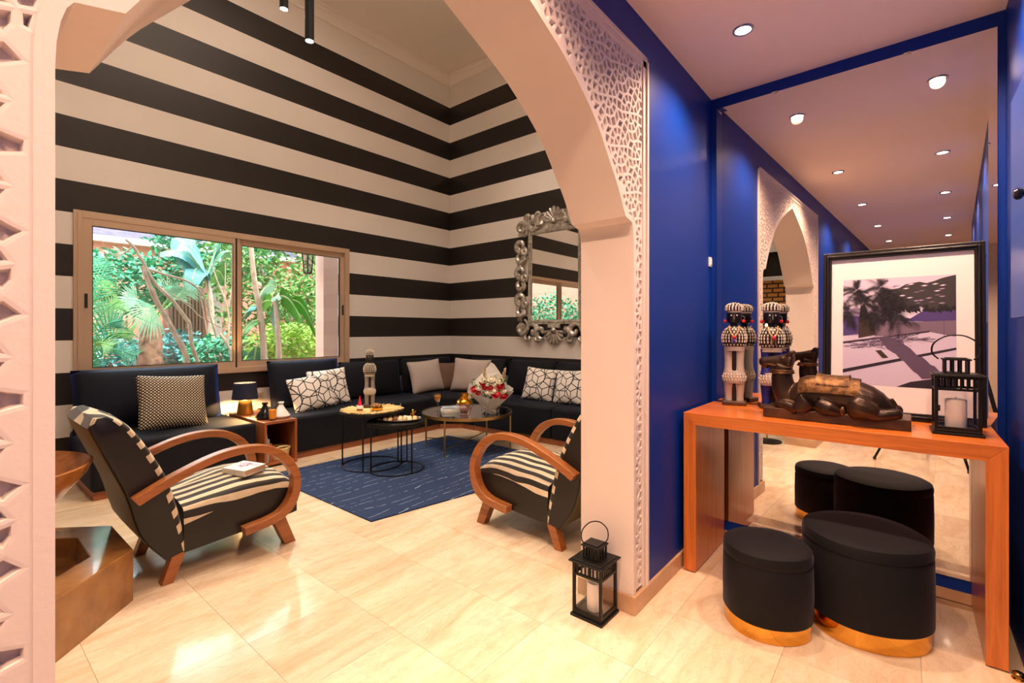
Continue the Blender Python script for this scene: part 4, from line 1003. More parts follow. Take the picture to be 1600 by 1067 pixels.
for a, tp, hh, wx in bs:
    y, zt_ = cz(a, tp); zt_ -= CO.z; zb_ = ZB - .004; zc = (zt_ + zb_) / 2; hz_ = (zt_ - zb_) / 2; w_ = wx * UP * 1.7
    sect.append((y - CO.y, zc, hz_, w_))
    rings.append([(w_ * math.cos(q), y - CO.y, zc + hz_ * math.copysign(abs(math.sin(q)) ** .85, math.sin(q))) for q in [2 * math.pi * j / 24 for j in range(24)]])
body = MB().loft(rings)
body.tube(spline([cp3(330, 520), cp3(285, 440), cp3(262, 340), cp3(260, 260), cp3(275, 190)], 14), [lerp(.060, .043, (i / 14)) for i in range(15)], 16)
body.tube(spline([cp3(375, 160), cp3(330, 150), cp3(270, 145), cp3(200, 150), cp3(130, 152), cp3(80, 160), cp3(64, 170)], 18), [.022, .034, .043, .043, .040, .037, .034, .031, .030, .029, .028, .027, .0275, .028, .0285, .028, .027, .023, .013], 14)
for dx in (-1, 1):
    body.tube(spline([cp3(330, 110, dx * .016), cp3(350, 72, dx * .026), cp3(375, 58, dx * .034)], 6), [.013, .016, .016, .014, .012, .009, .005], 8)      # ears
    body.ball(cp3(268, 118, dx * .026), .009, 8, 6)                                                                         # brow
    body.tube(spline([cp3(520, 530, dx * .070), cp3(450, 585, dx * .082), cp3(440, 600, dx * .082)], 6), [.045, .042, .038, .034, .030, .028, .024], 10)
    body.tube(spline([cp3(440, 600, dx * .080), cp3(330, 560, dx * .068), cp3(215, 548, dx * .055)], 8), [.026, .027, .027, .026, .025, .024, .023, .021, .015], 10)
    body.tube(spline([cp3(960, 560, dx * .062), cp3(1060, 590, dx * .082), cp3(1180, 630, dx * .084)], 8), [.05, .056, .06, .06, .056, .05, .044, .038, .03], 12)
    body.tube(spline([cp3(1000, 640, dx * .086), cp3(1180, 648, dx * .088), cp3(1330, 640, dx * .075), cp3(1400, 645, dx * .06)], 8), [.024, .027, .028, .028, .028, .027, .027, .025, .016], 10)
    body.tube(spline([cp3(640, 560, dx * .06), cp3(740, 590, dx * .08), cp3(840, 640, dx * .07)], 6), [.04, .042, .04, .036, .030, .024, .018], 10)
body.ball(cp3(92, 158), .0285, 12, 8, sc=(.85, 1, .95)); body.ball(cp3(102, 186), .019, 10, 8)
body.tube(spline([cp3(1290, 520), cp3(1340, 570, .0), cp3(1380, 620, -.01)], 6), [.018, .016, .014, .012, .010, .010, .006], 8)
bo = body.build('body', BRONZE, cm)
rm = bo.modifiers.new('remesh', 'REMESH'); rm.mode = 'VOXEL'; rm.voxel_size = .0042; rm.use_smooth_shade = True
sm_ = bo.modifiers.new('smooth', 'SMOOTH'); sm_.factor = .5; sm_.iterations = 5
def sect_at(y):
    s_ = sorted(sect)
    for p_, q_ in zip(s_, s_[1:]):
        if p_[0] <= y <= q_[0]:
            u = (y - p_[0]) / (q_[0] - p_[0]); return [lerp(p_[i], q_[i], u) for i in range(4)]
    return s_[0] if y < s_[0][0] else s_[-1]
def cloth(name, a0, a1, ang, ex, lift, mat):
    y0, y1 = cz(a0, 400)[0] - CO.y, cz(a1, 400)[0] - CO.y
    mb = MB()
    for layer in (0, .004):
        def fn(u, v):
            y = lerp(y0, y1, u); s_ = sect_at(y); q = lerp(R(90 - ang), R(90 + ang), v)
            curl = lift * (abs(2 * u - 1) ** 3)
            return ((s_[3] + ex + layer) * math.cos(q), y, s_[1] + (s_[2] + ex + layer + curl) * math.copysign(abs(math.sin(q)) ** .85, math.sin(q)))
        mb.grid(fn, 16, 24)
    return mb.build(name, mat, cm)
cloth('saddle_cloth', 430, 1015, 84, .004, .006, BRONZE2); cloth('saddle_pad', 600, 915, 60, .010, .008, BRONZE2)
MB().tube([tuple(cp3(256, 262) + Vector((.052 * math.cos(q), .052 * math.sin(q), .004))) for q in [2 * math.pi * j / 28 for j in range(28)]], .007, 8, 0, True).tube([tuple(cp3(258, 235) + Vector((.050 * math.cos(q), .050 * math.sin(q), .0))) for q in [2 * math.pi * j / 28 for j in range(28)]], .005, 8, 0, True).build('collar', BRONZE2, cm)
MB().tube(spline([cp3(90, 172, -.020), cp3(170, 178, -.026), cp3(270, 205, -.036), cp3(360, 205, -.032)], 14), .003, 6).build('bridle', BRONZE2, cm)
MB().ball(tuple(cp3(856, 612, -.082)), .015, 10, 8, sc=(1, .8, 1.5)).build('tassel', BRONZE2, cm)
# ------------------------------------------------------------------ framed photograph leaning on the mirror
fw_, fh_ = .632, .86
pf = thing('framed_photograph', 'large black framed photograph of a palm by a pool leaning on the mirror', 'picture', (3.045, .039, TC + .001))
pf.rotation_euler = (0, R(4.2), R(-EM * 0))
def frm(w0, w1, d0, d1): return MB().box(d0, d1, -fw_ / 2 + w0, -fw_ / 2 + w1, w0, fh_ - w0).box(d0, d1, fw_ / 2 - w1, fw_ / 2 - w0, w0, fh_ - w0).box(d0, d1, -fw_ / 2 + w1, fw_ / 2 - w1, w0, w1).box(d0, d1, -fw_ / 2 + w1, fw_ / 2 - w1, fh_ - w1, fh_ - w0)
FRAME = M('black_lacquer_frame', '15100f', .32)
frm(0, .016, -.010, .012).build('frame_outer', FRAME, pf, False, bevel=.003)
frm(.016, .026, -.018, .012).build('frame_ridge', FRAME, pf, False, bevel=.003)
frm(.026, .038, -.006, .012).build('frame_inner', FRAME, pf, False, bevel=.002)
MB().box(.004, .010, -fw_ / 2 + .03, fw_ / 2 - .03, .03, fh_ - .03).build('mat_board', M('mat_board', 'efe6e4', .7), pf, False)
pu0, pu1, pv0, pv1 = .226, -.216, .162, .712      # print: left/right (y, from frame centre), bottom/top
pal = [M('ph_%d' % i, c, .5) for i, c in enumerate(('d2c3d8', '332e30', '4a3876', 'a894ba', '766275', 'e2d8e8', '251a2b', '5a4762', '0d0a14', '362620', 'cdbfd6'))]
pm = MB(); lay = [0]
def poly(pts, ci):
    lay[0] += 1
    d = .0038 - lay[0] * 2.2e-6
    n = len(pts); vs = [(d, lerp(pu0, pu1, min(1, max(0, a))), lerp(pv0, pv1, min(1, max(0, b)))) for a, b in pts]
    pm.add(vs, [tuple(range(n))], ci)
rs = random.Random(4)
poly([(0, 0), (1, 0), (1, 1), (0, 1)], 0)
poly([(0, .46), (1, .50), (1, .74), (0, .72)], 3); poly([(.55, .60), (1, .58), (1, .73), (.75, .70)], 2); poly([(0, .46), (.35, .50), (.42, .62), (0, .66)], 2)
poly([(.55, .72), (.75, .70), (.62, .62), (.50, .64)], 5)
poly([(.30, .46), (1, .46), (1, .60), (.30, .575)], 4)
poly([(0, 0), (1, 0), (1, .455), (.78, .50), (0, .40)], 10); poly([(.9, .46), (.905, .46), (.905, .60), (.9, .60)], 7)
edge = [(1, .70)] + [(1 - .65 * k / 16, .70 + rs.uniform(-.03, .03) + (.02 if k > 10 else 0)) for k in range(1, 17)] + [(.30, .80), (.36, .88), (.52, .90)] + [(.52 + .48 * k / 8, .91 + .075 * k / 8 + rs.uniform(-.02, .02)) for k in range(1, 8)] + [(1, .995)]
poly(edge, 1)
for k in range(26):
    a, b = rs.uniform(.45, .97), rs.uniform(.75, .93); poly([(a - .03, b), (a, b + .007), (a + .03, b + .004), (a, b - .005)], rs.choice((5, 3, 4)))
for k in range(60):
    a = rs.uniform(.40, 1); b = .70 + rs.uniform(-.03, .02); poly([(a - .02, b + .01), (a + .01, b + .03), (a + .02, b - .01)], 8)
poly([(0, .385), (.78, .495), (.79, .510), (0, .405)], 6); poly([(0, .105), (1, .345), (1, .365), (0, .14)], 6)
sh = [(.34, .44), (.42, .46), (.52, .42)] + [(.52 + .34 * k / 10, .42 - .26 * k / 10 + rs.uniform(-.012, .012)) for k in range(1, 11)] + [(.92, .10), (.72, .08)] + [(.72 - .3 * k / 8, .08 + .27 * k / 8 + rs.uniform(-.015, .015)) for k in range(1, 9)]
poly(sh, 7)
for c in ((.40, .42), (.55, .43), (.25, .38)):
    for k in range(60):
        a = rs.uniform(0, 6.28); L_ = rs.uniform(.05, .30); b = rs.uniform(-.02, .02); e = (c[0] + L_ * math.cos(a) * 1.0, c[1] + b + L_ * math.sin(a) * .22)
        poly([(c[0], c[1] + b), (e[0], e[1] + .004), (e[0] + .012, e[1])], 7)
poly([(.31, .325), (.36, .33), (.43, .262), (.375, .255)], 9)
poly([(.50, 0), (.62, .05), (.80, .085), (1, .10), (1, 0)], 6)
poly([(.15, .44), (.15, .56), (.17, .74), (.21, .76), (.25, .64), (.30, .60), (.31, .47)], 9)
for c in ((.13, .90), (.20, .78), (.36, .92), (.40, .80), (.30, .68), (.45, .70), (.06, .70), (.52, .66)):
    for j in range(17):
        a0 = rs.uniform(0, 6.28); Lr = rs.uniform(.10, .21); droop = rs.uniform(.0, .05)
        for k in range(16):
            u = (k + 1) / 16; mx, my_ = c[0] + Lr * u * math.cos(a0), c[1] + Lr * u * math.sin(a0) * .85 - droop * u * u
            for sg in (-1, 1):
                a1 = a0 + sg * R(38); L2 = .06 * (1.1 - u * .6)
                poly([(mx - .0025, my_), (mx + .0025, my_), (mx + L2 * math.cos(a1), my_ + L2 * math.sin(a1) * .85 - .01)], 8 if rs.random() < .8 else 6)
pm.build('photo_print', pal, pf, False, fix=False)
# ------------------------------------------------------------------ ottomans
def ottoman(label, c, ra, rb, H, rz, hb):
    t = thing('ottoman', label, 'ottoman', (c[0], c[1], 0), rz, 'black velvet ottomans with gold bases')
    n = 64
    def el(s_, z): return [((ra * s_) * math.copysign(abs(math.cos(q)) ** .92, math.cos(q)), (rb * s_) * math.copysign(abs(math.sin(q)) ** .92, math.sin(q)), z) for q in [2 * math.pi * j / n for j in range(n)]]
    MB().loft([el(.955, 0), el(.965, .002), el(.965, hb)]).build('gold_base', GOLD, t)
    MB().loft([el(.975, hb - .004), el(1, hb + .002), el(1.005, H * .5), el(.995, H - .075), el(.975, H - .062)]).build('body', BVELVET, t)
    MB().loft([el(.965, H - .064), el(.995, H - .056), el(1.0, H - .035), el(.975, H - .014), el(.90, H - .004), el(.6, H + .002), el(.2, H + .003)]).build('lid', BVELVET, t)
ottoman('smaller black velvet ottoman with polished gold base under the console', (2.365, .485), .176, .174, .365, R(-55), .066)
ottoman('larger black velvet ottoman with polished gold base under the console', (2.632, .150), .232, .234, .425, R(-58), .078)
# ------------------------------------------------------------------ blue cupboard on the right wall, door stop
cb = thing('wall_cupboard', 'lighter blue wall cupboard door with dark round knob at the foyer wall', 'cupboard', (0, 0, 0))
MB().box(1.95, 2.64, YRW, YRW + .015, 1.36, 2.18).build('carcass', BLUE, cb, False)
MB().box(1.85, 2.68, YRW + .015, YRW + .035, 1.348, 2.19).build('door', BLUE2, cb, False, bevel=.002)
MB().lathe([(.008, 0), (.007, .018), (.018, .026), (.020, .036), (.013, .044), (.0001, .046)], 20, T=Matrix.Translation((2.25, YRW + .035, 1.745)) @ Matrix.Rotation(R(-90), 4, 'X')).build('knob', M('dark_knob', '2a2a35', .25, .6), cb)
ds = thing('door_stop', 'small domed brass door stop on the floor beside the console leg', 'door stop', (2.575, -.318, 0))
MB().lathe([(.019, 0), (.020, .004), (.016, .008), (.0001, .008)], 20).build('base', GOLD, ds)
MB().lathe([(.016, .008), (.019, .015), (.017, .024), (.008, .030), (.0001, .031)], 20).build('cap', M('door_stop_brass', '8a6a35', .2, 1), ds)
# ------------------------------------------------------------------ things only the mirror shows
tp_ = thing('camera_tripod', 'black tripod standing in the foyer, seen in the huge mirror', 'tripod', (0, 0, 0))
for fx, fy in ((.24, .42), (.27, -.27), (-.42, .03)):
    lg = MB().tube([(fx * .08, fy * .08, 1.02), (fx * .55, fy * .55, .45)], .016, 8).tube([(fx * .55, fy * .55, .46), (fx, fy, .02)], .011, 8).build('leg', BLACK, tp_)
    MB().ball((fx, fy, .016), .016, 8, 6).build('foot', RUBBER, lg)
    MB().tube([(fx * .9, fy * .9, .12), (fx * .9 + .03, fy * .9, .13)], .012, 6).build('lock', RUBBER, lg)
MB().tube([(0, 0, .9), (0, 0, 1.12)], .014, 8).ball((0, 0, 1.03), .045, 10, 8).box(-.03, .03, -.03, .03, 1.12, 1.16).build('head', BLACK, tp_)
fl2 = thing('floor_lamp', 'slim brass reading lamp with round black base just behind the arch', 'lamp', (.128, 1.44, 0))
MB().lathe([(.0001, 0), (.155, 0), (.155, .012), (.15, .016), (.0001, .018)], 40).build('base', BLACK, fl2)
MB().tube([(0, 0, .016), (0, 0, 1.33)], .008, 8).build('pole', BRASS, fl2)
MB().lathe([(.009, 1.32), (.012, 1.33), (.012, 1.345)], 12).build('socket', BRASS, fl2)
MB().ball((0, 0, 1.362), .017, 12, 8).build('bulb', M_emit('reading_bulb', 'ffd9a0', 40), fl2)
fp = thing('fireplace', 'chimney breast with yellow brick panel and black hood on the far living room wall', 'fireplace', (0, 0, 0))
def m_brick():
    t = NT('yellow_brick'); s_ = t.sep(t.pos()); v = t.n('CombineXYZ', {0: s_[1], 1: s_[2], 2: 0.0}).outputs[0]
    b_ = t.n('TexBrick', {'Vector': v, 'Color1': hx('c58a35'), 'Color2': hx('a9702a'), 'Mortar': hx('2a1a10'), 'Scale': 1.0, 'Mortar Size': .012, 'Brick Width': .16, 'Row Height': .07})
    t.p(base=b_.outputs[0], rough=.6); return t.mat
MB().box(XLEFT, XLEFT + .20, 1.35, 3.0, 1.24, 2.08).build('brick_panel', m_brick(), fp, False)
MB().box(XLEFT, XLEFT + .26, 1.33, 3.02, 2.08, 2.14).box(XLEFT, XLEFT + .26, 1.33, 3.02, 2.52, 2.60).build('shelf', M('pale_shelf', 'c9d0d6', .5), fp, False)
MB().box(XLEFT, XLEFT + .22, 1.35, 3.0, 2.14, 2.52).build('hood', BLACK, fp, False)
MB().box(XLEFT, XLEFT + .30, 1.30, 3.05, 1.14, 1.24).build('mantel', WHT, fp, False)
MB().box(XLEFT, XLEFT + .20, 1.35, 3.0, .80, 1.14).build('firebox', BLACK, fp, False)
MB().box(XLEFT, XLEFT + .34, 1.30, 3.05, 0, .80).build('hearth', M('pale_hearth', 'b6c4d2', .5), fp, False)
# ------------------------------------------------------------------ courtyard garden beyond the window
PINK = M('pink_render', 'e2a08c', .8, bump=(20, .2)); PINK2 = M('pale_pink_render', 'eec2b2', .8)
gr_ = tag(MB().box(-6, 10, YW + .22, 14.2, -.1, 0).build('garden_ground', M('garden_soil', '7a6a58', .9, var=(3, 'a08a70')), None, False), kind='structure')
struct('wall_garden', MB().box(-6, 10, 13.0, 13.3, 0, 3.15), PINK, smooth=False)
struct('wall_garden_right', MB().box(6.4, 6.6, 6.9, 13.0, 0, 6.0), PINK, smooth=False)
struct('wall_garden_left', MB().box(-3.2, -3.0, 5.9, 13.0, 0, 6.0), PINK, smooth=False)
struct('trim_garden', MB().box(-6, 10, 12.8, 13.4, 3.15, 3.27), M('white_coping', 'f0ebe4', .7), smooth=False)
struct('roof_garden', MB().prism([(12.9, 3.27), (15.5, 4.9), (15.5, 3.27)], 0, -6, 10), M('purple_tiles', '5a4a66', .7, var=(8, '3a2f48')), smooth=False)
pp = aty(497, 470, 6.25)
pil = struct('pillar_garden', MB().box(3.493, 4.9, 6.34, 6.56, 0, 6.0), PINK2, smooth=False)
def g(px, py, Y): return aty(px, py, Y)
# doorway with shutters, white column, dark block and steps
a, b = g(262, 560, 12.9).x, g(317, 560, 12.9).x
dr = thing('garden_door', 'grey shuttered doorway in the pink courtyard wall', 'door', (0, 0, 0))
MB().box(a, b, 12.78, 12.86, 0, 2.3).build('leaf', M('shutter_grey', '6d6a70', .6), dr, False)
for k in range(10):
    x = lerp(a, b, (k + .5) / 10); MB().box(x - .02, x + .02, 12.74, 12.78, .1, 2.25).build('slat', M('shutter_brown', '8f7560', .6) if 'shutter_brown' not in bpy.data.materials else bpy.data.materials['shutter_brown'], dr, False)
o = MB().box(b + .05, b + .28, 12.5, 12.75, 0, 3.0).build('white_column', M('white_render', 'f1efee', .7), None, False, bevel=.01); tag(o, 'white column beside the shuttered courtyard doorway', 'column')
o = MB().box(b + .3, b + 1.4, 12.45, 12.8, 0, .75).build('planter_box', M('plum_paint', '4a3358', .7), None, False, bevel=.01); tag(o, 'plum painted planter box at the foot of the pink wall', 'planter')
sp_ = thing('garden_steps', 'courtyard steps with blue tiled risers', 'steps', (0, 0, 0))
for k in range(4):
    MB().box(a - .3, b + .4, 10.6 + .35 * k, 12.4, .12 * k, .12 * (k + 1) - .03).build('riser', M('blue_tile', '31508a', .3) if 'blue_tile' not in bpy.data.materials else bpy.data.materials['blue_tile'], sp_, False)
    MB().box(a - .3, b + .4, 10.56 + .35 * k, 12.4, .12 * (k + 1) - .03, .12 * (k + 1)).build('tread', M('pale_tread', 'c9b8ac', .6) if 'pale_tread' not in bpy.data.materials else bpy.data.materials['pale_tread'], sp_, False)
o = MB().box(-3, a - .4, 10.4, 10.8, 0, .42).box(-3, a - .38, 10.36, 10.84, .42, .5).build('garden_bench_wall', PINK, None, False); tag(o, 'low pink garden wall with a flat ledge left of the steps', 'low wall')
# foliage materials
LG1 = M('leaf_teal', '2f8a68', .5, var=(3, '5db488')); LG2 = M('leaf_mid', '3c7a3a', .5, var=(3, '86b860')); LG3 = M('leaf_blue', '2f7f86', .4, var=(2, '6fb6b4')); LG4 = M('leaf_bright', '4fae1f', .45, var=(2, '2f7d1a')); BARK = M('pale_bark', 'd0bba9', .8, var=(9, 'a8907e'), bump=(30, .6)); LG5 = M('leaf_palm', '6fae8e', .45, var=(2, 'a9d8b8'))
def leafcloud(name, label, c, rad, n, mat, size, seed, cat='bush', group=None, stems=True):
    rs = random.Random(seed); t = thing(name, label, cat, (c.x, c.y, 0), 0, group)
    mb = MB(); zc = c.z
    for k in range(n):
        while True:
            d = Vector((rs.uniform(-1, 1), rs.uniform(-1, 1), rs.uniform(-1, 1)))
            if .35 < d.length < 1: break
        p_ = Vector((d.x * rad[0], d.y * rad[1], zc + d.z * rad[2]))
        if p_.z < .02: p_.z = .02 + rs.random() * .2
        dr_ = Vector((rs.uniform(-1, 1), rs.uniform(-1, 1), rs.uniform(-.8, .6))).normalized(); sd = dr_.cross(Vector((rs.uniform(-1, 1), rs.uniform(-1, 1), 1))).normalized()
        L_ = size * rs.uniform(.7, 1.4)
        mb.add([p_, p_ + dr_ * L_ * .5 + sd * L_ * .24, p_ + dr_ * L_, p_ + dr_ * L_ * .5 - sd * L_ * .24], [(0, 1, 2, 3)])
    tag(mb.build('foliage', mat, t, False, fix=False), kind='stuff')
    if stems:
        s_ = MB()
        for k in range(5):
            a = rs.random() * 6.28; s_.tube([(.06 * math.cos(a), .06 * math.sin(a), 0), (rad[0] * .45 * math.cos(a), rad[1] * .45 * math.sin(a), max(.1, zc))], .018, 5)
        s_.build('stems', BARK, t)
    return t
leafcloud('leafy_bush', 'big teal leafy bush behind the fan palm in the courtyard', g(192, 440, 11.5), (1.1, .5, .62), 2300, LG1, .13, 1)
leafcloud('leafy_bush', 'dense climbing foliage behind the banana plants near the white column', g(345, 385, 11.6), (1.35, .5, .95), 2600, LG1, .14, 2)
leafcloud('leafy_bush', 'tall green creeper covering the courtyard wall behind the outdoor lantern', g(440, 415, 10.2), (1.6, .6, 1.9), 5200, LG2, .12, 3)
leafcloud('leafy_bush', 'low dark bush at the courtyard corner beside the palm fronds', g(160, 555, 9.2), (.5, .5, .4), 1100, LG3, .10, 4)
leafcloud('leafy_bush', 'low green bush at the foot of the bare branching tree', g(345, 555, 8.8), (.55, .4, .35), 1100, LG1, .10, 5)
leafcloud('leafy_bush', 'yellow green bush below the drooping banana leaves', g(455, 540, 8.2), (.75, .5, .42), 1700, M('leaf_lime', '7da83a', .5, var=(3, 'b5d45a')), .10, 6)
leafcloud('leafy_bush', 'pale creeper low on the wall between the banana plants and the pillar', g(470, 480, 9.4), (.7, .4, .8), 1500, LG2, .10, 7)
leafcloud('leafy_bush', 'small blue green bush in front of the low pink garden wall', g(265, 545, 9.6), (.6, .3, .35), 900, LG3, .09, 8)
leafcloud('leafy_bush', 'broad green bush against the left courtyard wall', Vector((-1.95, 8.7, 1.2)), (.85, 1.5, 1.3), 3200, LG1, .14, 9)
# banana leaves
def banana_leaf(parent, base, tip, w, mat, droop, seed, roll=0):
    rs = random.Random(seed); d = tip - base; n = 12; side = d.cross(Vector((0, 0, 1))); side = (side.normalized() if side.length > 1e-4 else RTv); side = (side * math.cos(roll) + Vector((0, 0, 1)) * math.sin(roll)).normalized()
    mb = MB(); spine = [base + d * (i / n) + Vector((0, 0, droop * (math.sin(math.pi * i / n) - 0 * (i / n)))) for i in range(n + 1)]
    for sg in (-1, 1):
        for i in range(n):
            u0, u1 = i / n, (i + 1) / n; wf = lambda u: w * (math.sin(math.pi * min(1, u * .93 + .05)) ** .6)
            drp = Vector((0, 0, -.25 * w)); gap = .012 if rs.random() < .5 else 0
            q = [spine[i], spine[i + 1], spine[i + 1] + side * sg * wf(u1 - gap) + drp * rs.uniform(.7, 1.2), spine[i] + side * sg * wf(u0 + gap) + drp * rs.uniform(.7, 1.2)]
            mb.add(q, [(0, 1, 2, 3)])
    lf_ = mb.build('leaf', mat, parent, False, fix=False)
    MB().tube(spine, [lerp(.018, .005, i / n) for i in range(n + 1)], 6).build('midrib', M('midrib_green', 'a9c48a', .5) if 'midrib_green' not in bpy.data.materials else bpy.data.materials['midrib_green'], lf_)
def banana(label, Y, trunk, leaves, r=.05):
    p0 = g(*trunk[0], Y); t = thing('banana_plant', label, 'banana plant', (p0.x, Y, 0)); o_ = Vector((p0.x, Y, 0))
    pts = [Vector((p0.x, Y, 0)) - o_] + [g(a, b, Y) - o_ for a, b in trunk]
    MB().tube(spline(pts, 14), [lerp(r * 1.2, r * .7, i / 14) for i in range(15)], 8).build('stem', BARK, t)
    for k, (b_, t_, w_, m_, dz, dy, roll) in enumerate(leaves):
        banana_leaf(t, g(*b_, Y) - o_, g(*t_, Y + dy) - o_, w_, m_, dz, k, roll)
banana('banana plant with broad blue green leaves near the top of the window', 9.2, [(330, 560), (330, 480), (322, 430)],
       [((318, 432), (268, 372), .34, LG3, .15, .3, .9), ((322, 430), (296, 385), .38, LG3, .1, -.2, 1.0), ((325, 430), (345, 383), .36, LG3, .1, 0, .9), ((322, 432), (250, 395), .24, LG3, .2, .2, .3), ((328, 432), (352, 440), .2, LG2, .15, .2, .9), ((320, 434), (296, 452), .18, LG3, .25, -.3, .2), ((325, 430), (362, 398), .22, LG5, .2, 0, .2)])
banana('tall banana plant with pale trunk and hanging leaves in the right window pane', 7.6, [(413, 566), (408, 500), (398, 440), (392, 385)],
       [((402, 470), (430, 446), .17, LG5, .10, .2, 1.1), ((403, 478), (424, 470), .16, LG4, .04, .3, 1.2), ((430, 462), (431, 518), .15, LG3, .0, .0, .05), ((402, 478), (382, 498), .15, LG3, .08, .2, .5), ((404, 500), (380, 520), .10, LG2, .05, 0, .3), ((400, 540), (396, 572), .12, LG1, .0, .1, .2)])
banana('young banana plant with bright green arching leaf beside the pink pillar', 7.4, [(436, 562), (434, 520), (430, 470)],
       [((438, 462), (470, 498), .22, LG4, .10, -.3, 1.2), ((455, 468), (495, 525), .15, LG4, .16, -.2, 1.2), ((432, 468), (440, 460), .12, LG5, .05, .2, .4)], .045)
# fan palm
def fan_leaf(parent, base, hub, R_, a0, a1, mat, nrm, seed):
    rs = random.Random(seed); mb = MB(); n = 19; u = RTv; v = Vector((0, 0, 1))
    for k in range(n):
        a = R(lerp(a0, a1, k / (n - 1))); L_ = R_ * rs.uniform(.88, 1.05)
        d = (u * math.cos(a) + v * math.sin(a) + nrm * .35).normalized(); sd = (u * -math.sin(a) + v * math.cos(a)) * (R_ * .024)
        m1 = hub + d * L_ * .6; tip = hub + d * L_ + Vector((0, 0, -.12 * R_)) * rs.uniform(.5, 1.5)
        mb.add([hub, m1 + sd + nrm * .01, tip, m1 - sd - nrm * .01], [(0, 1, 2, 3)])
    f_ = mb.build('frond', mat, parent, False, fix=False)
    MB().tube([base, hub], .014, 6).build('stalk', LG2, f_)
Yp = 8.6; p0 = g(235, 565, Yp); fpalm = thing('fan_palm', 'fan palm with rough stubby trunk and pale fanned fronds', 'palm', (p0.x, Yp, 0)); o_ = Vector((p0.x, Yp, 0))
top_ = g(236, 505, Yp) - o_
MB().tube(spline([(0, 0, 0), tuple((g(235, 550, Yp) - o_)), tuple(top_)], 10), [.17, .18, .17, .15, .16, .14, .15, .13, .14, .12, .10], 10).build('trunk', M('palm_trunk', 'a9806a', .9, var=(12, '6a4a3c'), bump=(20, 1)), fpalm)
for hub, r_, a0, a1, dy, sd in (((240, 478), .50, 160, 290, -.5, 1), ((264, 466), .40, -10, 120, -.3, 2), ((172, 474), .40, 170, 290, -.4, 3), ((285, 456), .36, -30, 90, 0, 4), ((215, 474), .36, 100, 210, .3, 5)):
    fan_leaf(fpalm, top_, g(*hub, Yp + dy) - o_, r_, a0, a1, LG5, Vector((0, -1, 0)) * .5, sd)
# feathery date palm fronds at the left
Yd = 8.0; p0 = g(152, 565, Yd); dp = thing('date_palm', 'feathery date palm at the left edge of the courtyard', 'palm', (p0.x - .25, Yd, 0)); o_ = Vector((p0.x - .25, Yd, 0))
MB().tube([(0, 0, 0), (.02, 0, .55)], .11, 8).build('trunk', BARK, dp)
for k, (tx_, ty_, dy) in enumerate(((170, 410, 0), (165, 440, .2), (190, 500, -.3), (205, 520, -.2), (150, 405, .3), (185, 470, .1), (210, 555, -.4), (175, 540, -.5))):
    e = g(tx_, ty_, Yd + dy) - o_; b0 = Vector((0, 0, .55)); mid = b0.lerp(e, .55) + Vector((0, 0, .25)); sp2 = spline([tuple(b0), tuple(mid), tuple(e)], 22); mb = MB()
    mb.tube(sp2, .008, 5)
    for i in range(3, 23):
        d = (sp2[i] - sp2[i - 1]).normalized(); sdv = d.cross(Vector((0, -1, .2))).normalized()
        for sg in (-1, 1):
            L_ = .30 * math.sin(math.pi * (i + 2) / 27); q = sp2[i]; dd = (d * .7 + sdv * sg).normalized(); ww = d * .012
            mb.add([q - ww, q + ww, q + dd * L_], [(0, 1, 2)])
    mb.build('frond', LG2 if k % 2 else LG1, dp, False, fix=False)
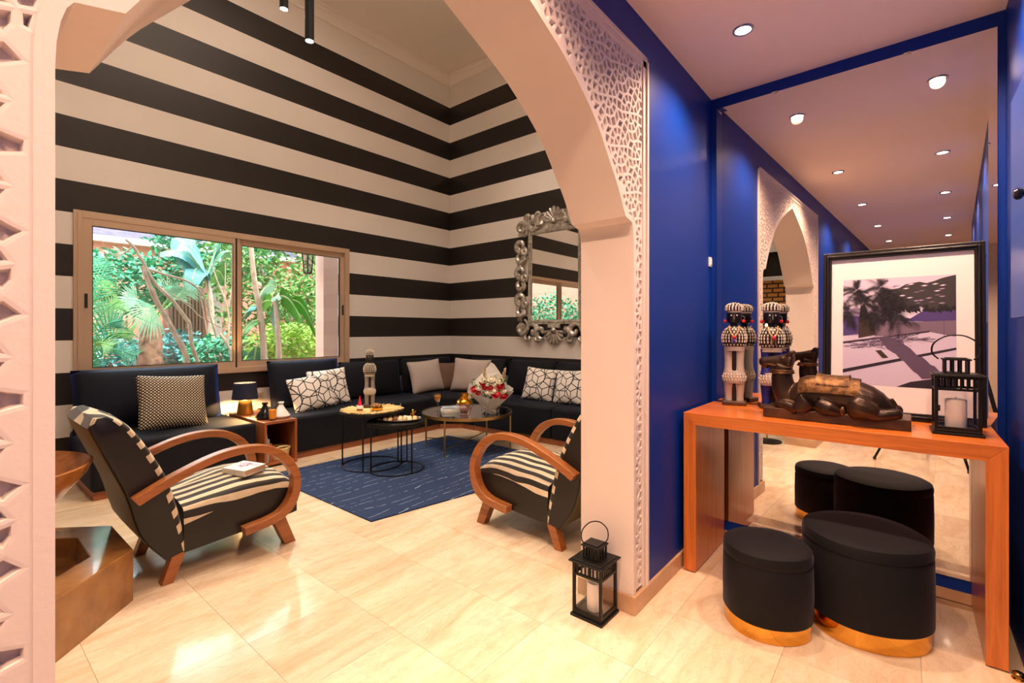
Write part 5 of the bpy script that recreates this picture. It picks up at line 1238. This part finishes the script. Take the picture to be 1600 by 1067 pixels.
# bare branching trees
def tree(label, Y, limbs, cat='tree'):
    p0 = g(*limbs[0][0][0], Y); t = thing('branching_tree', label, cat, (p0.x, Y, 0)); o_ = Vector((p0.x, Y, 0))
    for k, (pts, r0, r1) in enumerate(limbs):
        P_ = [g(a, b, Y) - o_ for a, b in pts]
        if k == 0: P_ = [Vector((P_[0].x, 0, 0))] + P_
        n = 16; MB().tube(spline(P_, n), [lerp(r0, r1, i / n) * .72 for i in range(n + 1)], 8).build('trunk' if k == 0 else 'branch', BARK, t)
tree('leaning pale tree with crossing trunks in the middle of the left pane', 7.2, [([(293, 566), (272, 520), (256, 490), (240, 462), (228, 430), (222, 415)], .05, .035), ([(256, 490), (246, 470), (238, 450)], .03, .03), ([(296, 505), (268, 468), (240, 440), (224, 410), (208, 385), (196, 374)], .035, .02), ([(310, 566), (300, 540), (296, 505)], .035, .035), ([(224, 418), (262, 430), (296, 441), (318, 462), (330, 500), (338, 528)], .022, .012), ([(270, 460), (300, 482), (312, 494), (345, 512)], .012, .008), ([(208, 385), (180, 400), (155, 372)], .012, .006)])
tree('thin many branched shrub tree beside the window mullion', 7.9, [([(362, 560), (356, 540), (344, 522)], .035, .03), ([(356, 540), (358, 500), (352, 470), (340, 440), (330, 410)], .025, .01), ([(358, 480), (362, 450), (366, 430)], .015, .008), ([(350, 470), (352, 440), (352, 410)], .012, .006), ([(344, 522), (335, 500), (326, 470)], .012, .006)])
# outdoor wall lantern
lpos = g(481, 407, 6.45)
ol = thing('outdoor_lantern', 'hexagonal black outdoor lantern hanging beside the pink pillar', 'lantern', (lpos.x, 6.45, lpos.z)); ol.scale = (.78,) * 3
hexr = lambda r, z: [(r * math.cos(R(60 * k)), r * math.sin(R(60 * k)), z) for k in range(6)]
MB().loft([hexr(.07, -.22), hexr(.11, .16)], 0, True, False).build('glass', M_glass('lantern_glass', 'c8d4d4', 2.0), ol, False)
fr2 = MB()
for k in range(6):
    a, b = hexr(.07, -.22)[k], hexr(.11, .16)[k]; fr2.tube([a, b], .008, 6)
fr2.loft([hexr(.075, -.24), hexr(.075, -.22)]).loft([hexr(.12, .16), hexr(.125, .18), hexr(.05, .30), hexr(.02, .34)]).build('frame', BLACK, ol, False)
MB().tube([(0, 0, .33), (0, 0, .42), ((3.493 - lpos.x) / .78, 0, .44)], .010, 6).build('bracket', BLACK, ol)
# ------------------------------------------------------------------ settle empties at the base of their things
bpy.context.view_layer.update()
for o in list(COL.objects):
    if o.type == 'EMPTY' and o.parent is None and o.location.length < 1e-6 and o.children:
        lo = Vector((1e9,) * 3); hi = Vector((-1e9,) * 3)
        for ch in o.children:
            for c in ch.bound_box:
                q = ch.matrix_local @ Vector(c)
                lo = Vector(map(min, lo, q)); hi = Vector(map(max, hi, q))
        base = Vector(((lo.x + hi.x) / 2, (lo.y + hi.y) / 2, lo.z)); o.location = base
        for ch in o.children: ch.location = ch.location - base
